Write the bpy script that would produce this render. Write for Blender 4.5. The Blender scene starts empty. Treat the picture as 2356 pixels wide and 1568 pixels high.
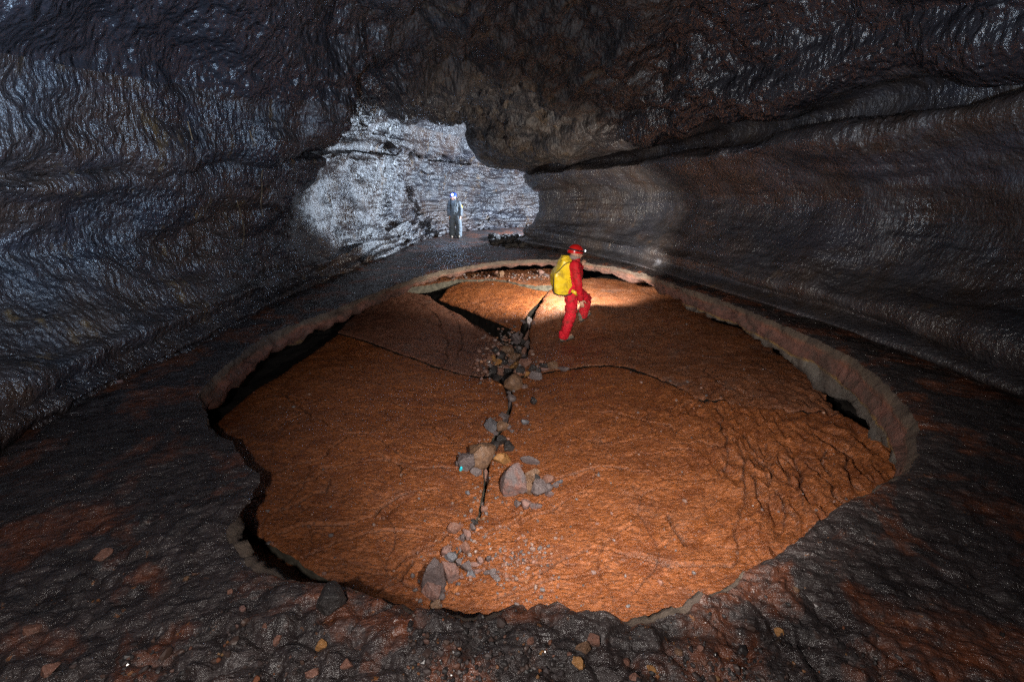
import bpy, bmesh, math, random
import numpy as np
from mathutils import Vector, Matrix
from mathutils.bvhtree import BVHTree
F = np.float32
C = bpy.context.scene.collection
rng = random.Random(7)
CAMH, PITCH, FPX = 1.8, math.radians(18.9), 2356*16/36.0
cp, sp = math.cos(PITCH), math.sin(PITCH)

# ------------------------------------------------------------ photo measurements -> metres
def ray(px, py):
    u, v = px-1178.0, 784.0-py
    return (u, FPX*cp+v*sp, -FPX*sp+v*cp)
def onz(px, py, z=0.0):
    d = ray(px, py); k = (z-CAMH)/d[2]
    return (d[0]*k, d[1]*k)
def onY(px, py, Y):
    d = ray(px, py); k = Y/d[1]
    return Vector((d[0]*k, Y, CAMH+d[2]*k))
def onf(px, py, f):
    d = ray(px, py); a, b = 0.0005, 0.012
    for _ in range(60):
        m = (a+b)/2
        if CAMH+d[2]*m > float(f(np.array([d[0]*m]), np.array([d[1]*m]))[0]): a = m
        else: b = m
    return (d[0]*a, d[1]*a)

# ------------------------------------------------------------ noise
_r = np.random.RandomState(11)
_P = np.concatenate([_r.permutation(256)]*3).astype(np.int32)
_G = _r.normal(size=(256, 3)); _G /= np.linalg.norm(_G, axis=1)[:, None]; _G = _G.astype(F)
def pn(x, y, z, s=0):
    x = np.asarray(x, F)+F(s*17.31); y = np.asarray(y, F)+F(s*7.77); z = np.asarray(z, F)+F(s*3.13)
    x, y, z = np.broadcast_arrays(x, y, z)
    xi, yi, zi = np.floor(x), np.floor(y), np.floor(z)
    xf, yf, zf = x-xi, y-yi, z-zi
    X, Y, Z = xi.astype(np.int32) & 255, yi.astype(np.int32) & 255, zi.astype(np.int32) & 255
    f = lambda t: t*t*t*(t*(t*6-15)+10)
    u, v, w = f(xf), f(yf), f(zf)
    out = 0
    for dx in (0, 1):
        A = _P[X+dx]; wx = u if dx else 1-u
        for dy in (0, 1):
            B = _P[A+Y+dy]; wy = v if dy else 1-v
            for dz in (0, 1):
                g = _G[_P[B+Z+dz] & 255]; wz = w if dz else 1-w
                out = out+wx*wy*wz*(g[..., 0]*(xf-dx)+g[..., 1]*(yf-dy)+g[..., 2]*(zf-dz))
    return out*F(1.6)
def fbm(x, y, z, o=4, s=0, g=.5):
    r, a, f = 0, 1.0, 1.0
    for i in range(o):
        r = r+a*pn(x*F(f), y*F(f), z*F(f), s+i*3); a *= g; f *= 2.03
    return r
def ss(a, b, x):
    t = np.clip((x-a)/(b-a), 0, 1); return t*t*(3-2*t)
def vor(x, y, s=0):
    """F1, F2 distance of a jittered 2-D cell pattern"""
    xi, yi = np.floor(x).astype(np.int32), np.floor(y).astype(np.int32)
    f1 = np.full(x.shape, 9., F); f2 = f1.copy()
    for dx in (-1, 0, 1):
        for dy in (-1, 0, 1):
            h = _P[(_P[(xi+dx+s) & 255]+yi+dy) & 255]
            px = xi+dx+.5+.45*_G[h][..., 0]; py = yi+dy+.5+.45*_G[h][..., 1]
            d = np.hypot(px-x, py-y)
            f2 = np.minimum(np.maximum(f1, d), f2); f1 = np.minimum(f1, d)
    return f1, f2

# ------------------------------------------------------------ mesh / object helpers
def mesh_np(name, V, Q, mats, T=None, midx=None, smooth=True):
    me = bpy.data.meshes.new(name)
    Q = np.asarray(Q, np.int32).reshape(-1, 4); nt = 0 if T is None else len(T)
    me.vertices.add(len(V)); me.vertices.foreach_set('co', np.asarray(V, F).ravel())
    loops = Q.ravel() if not nt else np.concatenate([Q.ravel(), np.asarray(T, np.int32).ravel()])
    me.loops.add(len(loops)); me.loops.foreach_set('vertex_index', loops)
    tot = np.concatenate([np.full(len(Q), 4), np.full(nt, 3)]).astype(np.int32)
    st = np.concatenate([[0], np.cumsum(tot)[:-1]]).astype(np.int32)
    me.polygons.add(len(tot)); me.polygons.foreach_set('loop_start', st); me.polygons.foreach_set('loop_total', tot)
    me.polygons.foreach_set('use_smooth', np.full(len(tot), smooth))
    for m in (mats if isinstance(mats, (list, tuple)) else [mats]): me.materials.append(m)
    if midx is not None: me.polygons.foreach_set('material_index', np.asarray(midx, np.int32))
    me.update(calc_edges=True); me.validate()
    return me
def link(name, me, parent=None):
    o = bpy.data.objects.new(name, me); C.objects.link(o); o.parent = parent; return o
def tag(o, label=None, cat=None, group=None, kind=None):
    for k, v in (('label', label), ('category', cat), ('group', group), ('kind', kind)):
        if v: o[k] = v
    return o
def grid_quads(n, m):
    i = np.arange(n-1)[:, None]*m+np.arange(m-1)[None, :]
    return np.stack([i, i+1, i+m+1, i+m], -1).reshape(-1, 4)

# ------------------------------------------------------------ materials
class NT:
    def __init__(s, name):
        s.m = bpy.data.materials.new(name); s.m.use_nodes = True; s.t = s.m.node_tree
        s.b = s.t.nodes['Principled BSDF']; s.tc = s.n('ShaderNodeTexCoord')
    def n(s, k, **kw):
        nd = s.t.nodes.new(k)
        for a, v in kw.items(): setattr(nd, a, v)
        return nd
    def l(s, a, b): s.t.links.new(a, b)
    def co(s, scale=(1, 1, 1), src=None):
        mp = s.n('ShaderNodeMapping'); mp.inputs['Scale'].default_value = scale
        s.l(src or s.tc.outputs['Object'], mp.inputs['Vector']); return mp.outputs[0]
    def noise(s, scale, detail=5, rough=.55, vec=None, dist=0, w=None):
        nd = s.n('ShaderNodeTexNoise'); nd.inputs['Scale'].default_value = scale
        nd.inputs['Detail'].default_value = detail; nd.inputs['Roughness'].default_value = rough
        nd.inputs['Distortion'].default_value = dist
        s.l(vec or s.tc.outputs['Object'], nd.inputs['Vector']); return nd.outputs['Fac']
    def vor(s, scale, vec=None, feat='F1', rnd=1):
        nd = s.n('ShaderNodeTexVoronoi', feature=feat); nd.inputs['Scale'].default_value = scale
        nd.inputs['Randomness'].default_value = rnd
        s.l(vec or s.tc.outputs['Object'], nd.inputs['Vector']); return nd.outputs['Distance']
    def ramp(s, f, pts):
        r = s.n('ShaderNodeValToRGB'); e = r.color_ramp.elements
        while len(e) < len(pts): e.new(.5)
        for i, (p, c) in enumerate(pts):
            e[i].position = p; e[i].color = (c, c, c, 1) if isinstance(c, (int, float)) else (*c, 1)
        s.l(f, r.inputs[0]); return r.outputs[0]
    def mix(s, f, a, b, mode='MIX'):
        m = s.n('ShaderNodeMix', data_type='RGBA', blend_type=mode)
        for i, v in ((0, f), (6, a), (7, b)):
            if hasattr(v, 'is_output'): s.l(v, m.inputs[i])
            else: m.inputs[i].default_value = v if i == 0 else (*v, 1)
        return m.outputs[2]
    def math(s, op, a, b=0.0):
        m = s.n('ShaderNodeMath', operation=op)
        for i, v in ((0, a), (1, b)):
            if hasattr(v, 'is_output'): s.l(v, m.inputs[i])
            else: m.inputs[i].default_value = v
        return m.outputs[0]
    def bump(s, h, strength, dist, prev=None):
        b = s.n('ShaderNodeBump'); b.inputs['Strength'].default_value = strength; b.inputs['Distance'].default_value = dist
        s.l(h, b.inputs['Height'])
        if prev: s.l(prev, b.inputs['Normal'])
        return b.outputs[0]
    def out(s, col, rough, normal=None, spec=.5, coat=0, coatr=.15):
        for k, v in (('Base Color', col), ('Roughness', rough)):
            if hasattr(v, 'is_output'): s.l(v, s.b.inputs[k])
            else: s.b.inputs[k].default_value = v if k == 'Roughness' else (*v, 1)
        s.b.inputs['Specular IOR Level'].default_value = spec
        s.b.inputs['Coat Weight'].default_value = coat; s.b.inputs['Coat Roughness'].default_value = coatr
        if normal: s.l(normal, s.b.inputs['Normal']); s.l(normal, s.b.inputs['Coat Normal'])
        return s.m
    def xyz(s):
        x = s.n('ShaderNodeSeparateXYZ'); s.l(s.tc.outputs['Object'], x.inputs[0]); return x.outputs

def mat_wall(name, drip=1.0, ochre=.5, gloss=1.0, base=(.014, .013, .016), alt=(.046, .026, .018), far=False):
    t = NT(name)
    big = t.noise(.7, 5, .6); med = t.noise(3.2, 6, .65, vec=t.co((1, 1, .45)), dist=.6)
    c = t.mix(t.ramp(big, [(.40, 0), (.60, 1)]), base, alt)
    c = t.mix(t.ramp(med, [(.45, 0), (.72, .8)]), c, tuple(v*1.9+.006 for v in base))
    bd = t.noise(1, 4, .6, vec=t.co((.35, .35, 3.2)), dist=.6)
    c = t.mix(t.ramp(bd, [(.38, .4), (.5, 0)]), c, tuple(v*.5 for v in alt)); c = t.mix(t.ramp(bd, [(.54, 0), (.66, .4)]), c, (base[0]*1.5, base[1]*1.6, base[2]*1.9))
    st = t.noise(1.6, 4, .6, vec=t.co((2.6, 2.6, .5)))
    c = t.mix(t.math('MULTIPLY', t.ramp(st, [(.60, 0), (.70, ochre)]), t.ramp(t.noise(9, 4), [(.4, 0), (.6, 1)])), c, (.16, .085, .022))
    dv = t.co((1, 1, .5))
    sb = t.noise(1, 4, .6, vec=t.co((.9, .9, 15)), dist=.5)
    d1 = t.noise(10, 3, .6, vec=dv, dist=.5); d2 = t.noise(28, 3, .6, vec=dv, dist=.3); d3 = t.noise(62, 3, .55)
    v1 = t.vor(21, vec=dv, feat='SMOOTH_F1')
    n = t.bump(sb, .45, .022); n = t.bump(d1, .5*drip, .05, n); n = t.bump(v1, .6*drip, .045, n); n = t.bump(d2, 1.0*min(1, drip*1.2), .034, n); n = t.bump(d3, .5, .010, n)
    pt = t.noise(.95, 4, .62, dist=.7)
    r = t.ramp(pt, [(.40, .20/gloss), (.60, .46/gloss)])
    m_ = t.out(c, r, n, spec=.75, coat=0, coatr=.11)
    t.l(t.ramp(pt, [(.42, .6*gloss**3), (.58, .03)]), t.b.inputs['Coat Weight']); return m_

def mat_ceiling():
    t = NT('ceiling_rock')
    big = t.noise(1.1, 6, .65, dist=.8); med = t.noise(5, 6, .6)
    c = t.mix(t.ramp(big, [(.40, 0), (.62, 1)]), (.014, .013, .016), (.034, .023, .017))
    c = t.mix(t.ramp(med, [(.5, 0), (.75, .7)]), c, (.08, .062, .055))
    c = t.mix(t.ramp(t.noise(1.7, 4, .6, vec=t.co((1, 1.4, 1))), [(.58, 0), (.68, .4)]), c, (.09, .052, .02))
    dv = t.co((1, 1, .5))
    n = t.bump(t.noise(5, 5, .6, vec=dv, dist=.5), .8, .08)
    n = t.bump(t.vor(19, vec=dv, feat='SMOOTH_F1'), .8, .04, n); n = t.bump(t.noise(34, 4, .6), .6, .014, n)
    x = t.xyz(); sdm = t.ramp(t.math('ABSOLUTE', t.math('ADD', x[0], t.math('MULTIPLY', t.math('SUBTRACT', t.noise(.9, 3), .5), 2.0))), [(0, 0), (1, 1)])
    mr = t.n('ShaderNodeMapRange'); mr.interpolation_type = 'SMOOTHSTEP'; mr.inputs[1].default_value = 1.5; mr.inputs[2].default_value = 3.0
    t.l(t.math('ABSOLUTE', t.math('ADD', x[0], t.math('MULTIPLY', t.math('SUBTRACT', t.noise(.9, 3), .5), 2.0))), mr.inputs[0]); sd_ = mr.outputs[0]
    c = t.mix(sd_, c, (.020, .018, .021))
    m_ = t.out(c, t.math('SUBTRACT', .62, t.math('MULTIPLY', sd_, .36)), n, spec=.55, coat=0, coatr=.12)
    t.l(t.math('MULTIPLY', sd_, .5), t.b.inputs['Coat Weight']); return m_

def mat_floor():
    """ropy wet basalt: streaks run along arcs round a point behind the camera"""
    t = NT('ropy_basalt')
    x = t.xyz(); yy = t.math('ADD', x[1], 3.2)
    rr = t.math('SQRT', t.math('ADD', t.math('MULTIPLY', x[0], x[0]), t.math('MULTIPLY', yy, yy)))
    an = t.math('ARCTAN2', x[0], yy)
    cb = t.n('ShaderNodeCombineXYZ'); t.l(t.math('MULTIPLY', rr, 1.0), cb.inputs[0]); t.l(t.math('MULTIPLY', an, 1.6), cb.inputs[1]); t.l(x[2], cb.inputs[2])
    pv = cb.outputs[0]
    big = t.noise(1.7, 5, .62, dist=.6)
    c = t.mix(t.ramp(t.noise(6, 5, .65), [(.35, 0), (.65, 1)]), (.020, .0155, .0155), (.040, .029, .028))
    red = t.math('MULTIPLY', t.ramp(big, [(.50, 0), (.585, 1)]), t.ramp(t.noise(11, 6, .75), [(.36, .1), (.56, 1)]))
    c = t.mix(red, c, (.115, .036, .016))
    c = t.mix(t.math('MULTIPLY', t.ramp(t.noise(26, 3, .6), [(.66, 0), (.70, .8)]), t.ramp(t.noise(2.1, 3), [(.48, 0), (.58, 1)])), c, (.22, .085, .025))
    sv = t.n('ShaderNodeMapping'); sv.inputs['Scale'].default_value = (30, 13, 12); t.l(pv, sv.inputs[0])
    s1 = t.noise(1, 4, .65, vec=sv.outputs[0], dist=.35)
    sv2 = t.n('ShaderNodeMapping'); sv2.inputs['Scale'].default_value = (75, 26, 30); t.l(pv, sv2.inputs[0])
    s2 = t.noise(1, 3, .6, vec=sv2.outputs[0])
    n = t.bump(t.noise(9, 6, .68, dist=.5), .9, .045); n = t.bump(t.vor(26, vec=t.co((.7, 1.2, 1)), feat='SMOOTH_F1'), .6, .02, n); n = t.bump(s1, .6, .022, n); n = t.bump(s2, .6, .009, n); n = t.bump(t.noise(140, 2), .35, .003, n)
    return t.out(c, t.ramp(t.noise(9, 4), [(.35, .24), (.65, .55)]), n, spec=.55, coat=.35, coatr=.12)

def mat_slab(name, c1, c2, c3, grey=.25, grain=1.0):
    t = NT(name)
    big = t.noise(.9, 5, .6, dist=.5); sp_ = t.noise(36, 5, .7, vec=t.co((.6, 1.6, 1))); md = t.noise(6, 6, .65, dist=.5)
    c = t.mix(t.ramp(big, [(.35, 0), (.65, 1)]), c1, c2)
    c = t.mix(t.ramp(md, [(.42, 0), (.68, .75)]), c, c3)
    c = t.mix(t.ramp(sp_, [(.38, .75), (.54, 0)]), c, tuple(v*.25 for v in c1))
    c = t.mix(t.ramp(t.noise(3.1, 5, .65, dist=1.2), [(.38, .55), (.52, 0)]), c, (c1[0]*.5, c1[1]*.42, c1[2]*.45))
    c = t.mix(t.math('MULTIPLY', t.ramp(t.noise(2.4, 6, .7), [(.56, 0), (.66, grey)]), t.ramp(t.noise(60, 3), [(.35, 0), (.6, 1)])), c, (.13, .105, .095))
    wv = t.co((14, 34, 14), src=None)
    g1 = t.noise(1.6, 5, .68, vec=wv, dist=.6)
    ck = t.vor(1.9, vec=t.co((1, 1, 1), src=None), feat='DISTANCE_TO_EDGE')
    wn = t.n('ShaderNodeTexNoise'); wn.inputs['Scale'].default_value = 2.5; wn.inputs['Detail'].default_value = 6
    t.l(t.tc.outputs['Object'], wn.inputs['Vector'])
    wm = t.n('ShaderNodeVectorMath', operation='MULTIPLY_ADD'); t.l(wn.outputs['Color'], wm.inputs[0]); wm.inputs[1].default_value = (.9, .9, .9); t.l(t.tc.outputs['Object'], wm.inputs[2])
    ck = t.vor(1.5, vec=wm.outputs[0], feat='DISTANCE_TO_EDGE')
    ckr = t.ramp(t.math('ADD', ck, t.ramp(t.noise(1.7, 3), [(.45, 0), (.6, .05)])), [(0, .2), (.018, 1)])
    c = t.mix(ckr, tuple(v*.45 for v in c1), c)
    ca = t.n('ShaderNodeAttribute', attribute_name='crack'); c = t.mix(t.math('MULTIPLY', ca.outputs['Fac'], .85), c, (.022, .011, .008))  # crack lines coloured dark: dust, plus groove shade the frontal light leaves faint
    n = t.bump(ckr, .35, .010); n = t.bump(g1, .8*grain, .022, n); n = t.bump(t.noise(30, 5, .65, dist=.4), .9*grain, .016, n); n = t.bump(t.noise(110, 3, .6), .5, .004, n)
    return t.out(c, t.ramp(t.noise(12, 4), [(.35, .32), (.65, .55)]), n, spec=.45, coat=.12, coatr=.24)

def mat_edge(name, top=0.0, bright=1.25):
    """broken edge of a crust: layered grey, pink, ochre by depth below the top"""
    t = NT(name); x = t.xyz()
    z = t.math('ADD', x[2], t.math('MULTIPLY', t.math('SUBTRACT', t.noise(2.2, 5, .65), .5), .16))
    f = t.math('DIVIDE', t.math('SUBTRACT', top, z), .45)
    B = lambda *c: tuple(v*bright for v in c)
    c = t.ramp(f, [(0, B(.075, .058, .045)), (.16, B(.11, .082, .060)), (.27, B(.17, .070, .045)), (.34, B(.15, .070, .055)), (.62, B(.12, .052, .040)), (.66, B(.22, .125, .035)), (.72, B(.12, .105, .09)), (1, B(.09, .08, .072))])
    c = t.mix(t.ramp(t.noise(3.5, 5, .7), [(.42, .75), (.58, 0)]), c, B(.05, .036, .030)); c = t.mix(t.ramp(t.noise(38, 5, .7), [(.35, .45), (.55, 0)]), c, B(.06, .045, .04))
    n = t.bump(t.noise(16, 6, .7), .8, .03); n = t.bump(t.noise(60, 4, .7), .8, .01, n)
    return t.out(c, .8, n, spec=.3)

def mat_plain(name, col, rough=.6, var=.3, scale=20, bumpd=.004, spec=.5, coat=0, mud=0):
    t = NT(name)
    c = t.mix(t.ramp(t.noise(scale, 5, .65), [(.35, 0), (.65, 1)]), tuple(v*(1-var) for v in col), tuple(min(1, v*(1+var)) for v in col))
    if mud: c = t.mix(t.math('MULTIPLY', t.ramp(t.noise(6, 6, .7, dist=.5), [(.50, 0), (.66, mud)]), 1.0), c, (.10, .050, .028))
    n = t.bump(t.noise(scale*2.5, 4, .6), .6, bumpd)
    return t.out(c, rough, n, spec, coat)
def mat_rock(name, col, alt, amt=.5):
    t = NT(name)
    c = t.mix(t.ramp(t.noise(7, 5, .65, dist=.5), [(.5-amt*.15, 0), (.62, amt)]), col, alt)
    c = t.mix(t.ramp(t.noise(55, 4, .7), [(.34, .8), (.46, 0)]), c, tuple(v*.3 for v in col))
    c = t.mix(t.ramp(t.noise(24, 4, .7), [(.60, 0), (.72, .6)]), c, tuple(min(1, v*1.7+.02) for v in col))
    n = t.bump(t.noise(22, 6, .7), .8, .02); n = t.bump(t.noise(80, 4, .7), .7, .006, n)
    return t.out(c, .62, n, .45, .12)
def mat_emit(name, col, s):
    t = NT(name); t.b.inputs['Base Color'].default_value = (*col, 1)
    t.b.inputs['Emission Color'].default_value = (*col, 1); t.b.inputs['Emission Strength'].default_value = s
    return t.m

M = {}
M['wall_l'] = mat_wall('wet_lava_wall', 1.0, .55, 1.0)
M['wall_r'] = mat_wall('smooth_lava_wall', .62, .3, .82, base=(.026, .025, .030), alt=(.046, .030, .023))
M['ceil'] = mat_ceiling()
M['floor'] = mat_floor()
M['slab'] = mat_slab('rust_orange_crust', (.220, .066, .018), (.275, .084, .023), (.33, .110, .037))
M['slab_b'] = mat_slab('purple_brown_crust', (.150, .060, .036), (.185, .072, .042), (.20, .095, .065), .5)
M['slab_c'] = mat_slab('rust_brown_crust', (.185, .062, .022), (.23, .078, .030), (.24, .11, .065), .6)
M['edge'] = mat_edge('layered_crust_edge', 0.0)
M['edge_low'] = mat_plain('grey_broken_lava', (.075, .066, .050), .85, .45, 14, .012, .3)
M['edge_dark'] = mat_plain('dark_broken_lava', (.008, .007, .006), .95, .4, 14, .010, .05)
M['under'] = mat_plain('dark_rubble_ground', (.020, .016, .014), .8, .4, 9, .03, .3)

# ------------------------------------------------------------ outlines (measured on the photograph, laid on the ground plane)
PIT_PX = [(455,905),(470,950),(487,985),(525,1010),(560,1058),(597,1085),(585,1125),(575,1160),(545,1190),(522,1225),(545,1262),(575,1290),(640,1318),(690,1328),(740,1345),(790,1358),(830,1372),(870,1390),(915,1392),(960,1402),(1000,1402),(1050,1420),(1095,1428),(1150,1415),(1165,1398),(1195,1392),(1250,1400),(1330,1415),(1400,1420),(1450,1428),(1500,1420),(1560,1412),(1620,1390),(1660,1370),(1690,1350),(1740,1300),(1790,1270),(1830,1245),(1865,1225),(1895,1180),(1950,1155),(2000,1125),(2040,1105),(2085,1080),(2100,1055),(2115,1030),(2105,960),(2060,905),(2000,850),(1950,815),(1900,788),(1800,743),(1700,703),(1600,670),(1500,635),(1440,618),(1400,610),(1340,600),(1270,596),(1180,598),(1100,606),(1000,628),(900,658),(800,698),(700,733),(620,768),(560,805),(510,848),(475,880)]
def resample(P, step, closed=True, jag=0.0, seed=0, smooth=True):
    P = np.array(P, float); n = len(P); out = []
    for i in range(n if closed else n-1):
        p0, p1, p2, p3 = P[(i-1) % n], P[i], P[(i+1) % n], P[(i+2) % n]
        if not closed:
            if i == 0: p0 = p1
            if i == n-2: p3 = p2
        k = max(1, int(np.linalg.norm(p2-p1)/step))
        for j in range(k):
            t = j/k
            if smooth: q = .5*((2*p1)+(p2-p0)*t+(2*p0-5*p1+4*p2-p3)*t*t+(3*p1-p0-3*p2+p3)*t**3)
            else: q = p1+(p2-p1)*t
            out.append(q)
    if not closed: out.append(P[-1])
    A = np.array(out)
    if jag:
        x, y = A[:, 0], A[:, 1]; d = 0
        for fr, am in ((2.2, 1.6), (6, 1.), (17, .5), (40, .25)):
            A = A+jag*am*np.stack([pn(x*fr, y*fr, 0, seed), pn(x*fr, y*fr, 5, seed+9)], -1)
    return A
def closest(P, X, closed=True):
    """distance, closest point for points X to polyline P"""
    A = P; B = np.roll(P, -1, 0) if closed else P[1:]; A = A if closed else P[:-1]
    best = np.full(len(X), 1e9); cp_ = np.zeros((len(X), 2))
    AB = B-A; L = (AB**2).sum(1)+1e-12
    for i in range(0, len(X), 20000):
        x = X[i:i+20000]
        t = np.clip(((x[:, None, :]-A)*AB).sum(2)/L, 0, 1)
        q = A+t[..., None]*AB; d = ((x[:, None, :]-q)**2).sum(2); k = d.argmin(1); r = np.arange(len(x))
        best[i:i+20000] = np.sqrt(d[r, k]); cp_[i:i+20000] = q[r, k]
    return best, cp_
def inside(P, X):
    c = np.zeros(len(X), bool); x, y = X[:, 0], X[:, 1]; n = len(P)
    for i in range(n):
        x1, y1 = P[i]; x2, y2 = P[(i+1) % n]
        if y1 == y2: continue
        m = (y1 > y) != (y2 > y)
        c ^= m & (x < (x2-x1)*(y-y1)/(y2-y1)+x1)
    return c
def sdist(P, X):
    """signed distance (inside positive), exact only near the outline; closest points"""
    lo, hi = P.min(0)-.5, P.max(0)+.5; g = .08
    nx, ny = int((hi[0]-lo[0])/g)+2, int((hi[1]-lo[1])/g)+2
    gx, gy = np.meshgrid(lo[0]+np.arange(nx)*g, lo[1]+np.arange(ny)*g, indexing='ij')
    G = np.stack([gx.ravel(), gy.ravel()], -1)
    Pc = P[::4] if len(P) > 80 else P
    D, _ = closest(Pc, G); D = D*np.where(inside(P, G), 1, -1)
    D = D.reshape(nx, ny)
    i = np.clip(((X-lo)/g).astype(int), 0, [nx-1, ny-1]); s = D[i[:, 0], i[:, 1]]
    far = ((X < lo) | (X > hi)).any(1); s[far] = -9
    near = np.where(np.abs(s) < .22)[0]; cpt = X.copy()
    d, q = closest(P, X[near]); s[near] = d*np.where(inside(P, X[near]), 1, -1); cpt[near] = q
    return s, cpt
PIT0 = [onz(x, y, 0) for x, y in PIT_PX]
PIT = resample(PIT0, .02, jag=.022, seed=3)
PITC = resample(PIT0, .15)

def polar(cx, cy, r0, r1, dr, a0, a1, da):
    r = r0*np.exp(np.arange(int(math.log(r1/r0)/dr)+1)*dr); a = np.arange(a0, a1, da)
    R, A = np.meshgrid(r, a, indexing='ij')
    return (cx+R*np.sin(A)).ravel(), (cy+R*np.cos(A)).ravel(), len(r), len(a)
def cut(X, n, m, P, keep_inside=True, margin=None):
    """snap a grid to an outline; returns xy, quads kept"""
    XY = np.stack(X, -1).astype(float); s, q = sdist(P, XY)
    if not keep_inside: s = -s
    Q = grid_quads(n, m); S = s[Q]
    keep = (S > 0).any(1)
    Q = Q[keep]; used = np.zeros(len(XY), bool); used[Q.ravel()] = True
    mv = used & (s <= 0); XY[mv] = q[mv]
    idx = np.cumsum(used)-1
    return XY[used], idx[Q], s[used]

# ------------------------------------------------------------ surfaces as height functions
def z_floor(x, y):
    x = np.asarray(x, F); y = np.asarray(y, F)
    near = 1-ss(1.5, 3.6, np.hypot(x*.8, y))
    z = .035*fbm(x*.6, y*.6, 0, 3, 21)+.018*fbm(x*2.5, y*2.5, 0, 3, 24)
    R = np.hypot(x, y+3.2); A = np.arctan2(x, y+3.2)
    rope = pn(R*9+1.2*pn(x*1.2, y*1.2, 3), A*7, 0, 31)
    z = z+.010*rope+.006*pn(R*20, A*30, 2, 33)+.010*fbm(x*6, y*9, 4, 4, 47, .6)
    wx, wy = x+.06*pn(x*4, y*4, 1, 5), y+.06*pn(x*4, y*4, 8, 6)
    f1, f2 = vor(wx*4.4, wy*6.5, 3); lump = np.clip(f2-f1, 0, .5)
    g1, g2 = vor(wx*11, wy*14, 9); l2 = np.clip(g2-g1, 0, .5)
    msk = near*ss(-.3, .3, pn(x*1.3, y*1.3, 4, 12)+.15+.35*ss(2.4, 1.4, np.hypot(x*.8, y)))
    z = z+msk*(.055*np.sqrt(lump)-.025)+.5*msk*(.030*np.sqrt(l2)-.012)+.012*msk*fbm(x*9, y*9, 3, 3, 46)
    z = z+.012*fbm(x*13, y*13, 0, 3, 44)*(.3+near)
    return z
def z_base(x, y):
    """sunken floor of the pit, a shallow trough that rises to the far rim"""
    b = np.interp(y, [1.0, 2.2, 3.2, 5, 6.6, 8, 8.8, 9.6, 10.3, 10.9, 11.6], [-.62, -.72, -.82, -.95, -1.02, -1.0, -.86, -.66, -.50, -.42, -.40])
    w = ss(0, 1, np.abs(np.asarray(x)-.05)/3.6)
    return b+w*np.interp(y, [1, 3, 5, 8, 10], [.10, .30, .40, .38, .05])
def hump(x, y, cx, cy, sx, sy, a): return a*np.exp(-((x-cx)/sx)**2-((y-cy)/sy)**2)
def zA(x, y): return z_base(x, y)+.03+.20*ss(10.6, 8.4, y)*ss(-1.8, .2, x)
def zB(x, y): return z_base(x, y)+.00+.02*np.sin(x*2)+hump(x, y, -2.0, 8.6, .8, .8, .08)
def zC(x, y): return z_base(x, y)-.02+.07*ss(2.6, 1.4, x)+hump(x, y, 1.55, 8.75, .7, .55, .24)+hump(x, y, .75, 9.3, .45, .7, .18)+hump(x, y, 3.0, 9.0, .9, .9, .15)
def zD(x, y): return z_base(x, y)+hump(x, y, -2.2, 3.6, .9, .8, .05)+hump(x, y, -1.0, 2.6, .8, .6, .05)
def zE(x, y): return z_base(x, y)-.02+hump(x, y, .9, 5.2, 1.0, 1.6, .10)+hump(x, y, 2.2, 3.6, .6, 1.2, .04)
def zF(x, y): return z_base(x, y)-.07
def zG(x, y): return z_base(x, y)+.10+.0*x

# ropy wrinkles traced on the plates
def z2(L): return [(1457+u*.318, 843.7+v*.318) for u, v in L]
WR = [z2(l) for l in (
 [(600,300),(640,380),(620,430),(655,550),(680,640),(680,780)],
 [(700,540),(760,600),(795,700),(800,850),(800,960),(780,1040),(790,1120),(750,1220),(770,1290),(740,1400),(690,1450),(560,1440),(400,1430),(270,1410),(100,1380),(0,1360)],
 [(780,480),(900,620),(1040,740),(1110,850),(1140,900)],[(1120,590),(1190,690),(1190,820),(1250,960),(1330,1060)],
 [(1250,700),(1330,800),(1420,850),(1450,930),(1540,990)],[(1540,650),(1560,760),(1590,860),(1650,900)],
 [(1620,700),(1680,800),(1740,850)],[(1030,900),(1070,1000),(1080,1100),(1040,1270)],[(860,800),(890,940),(940,1040)],
 [(1090,1050),(1150,1100),(1170,1220)],[(200,560),(350,580),(500,570),(640,600)],[(0,640),(200,630),(350,610),(480,630)],
 [(230,1060),(280,1160),(360,1280)],[(100,340),(250,320),(330,310),(420,250)],[(500,0),(600,90),(690,160)],
 [(960,560),(1060,700),(1100,760)],[(860,620),(960,740),(970,860)],[(1400,620),(1380,700),(1420,800)],[(900,560),(1000,640),(1180,700)])]
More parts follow.
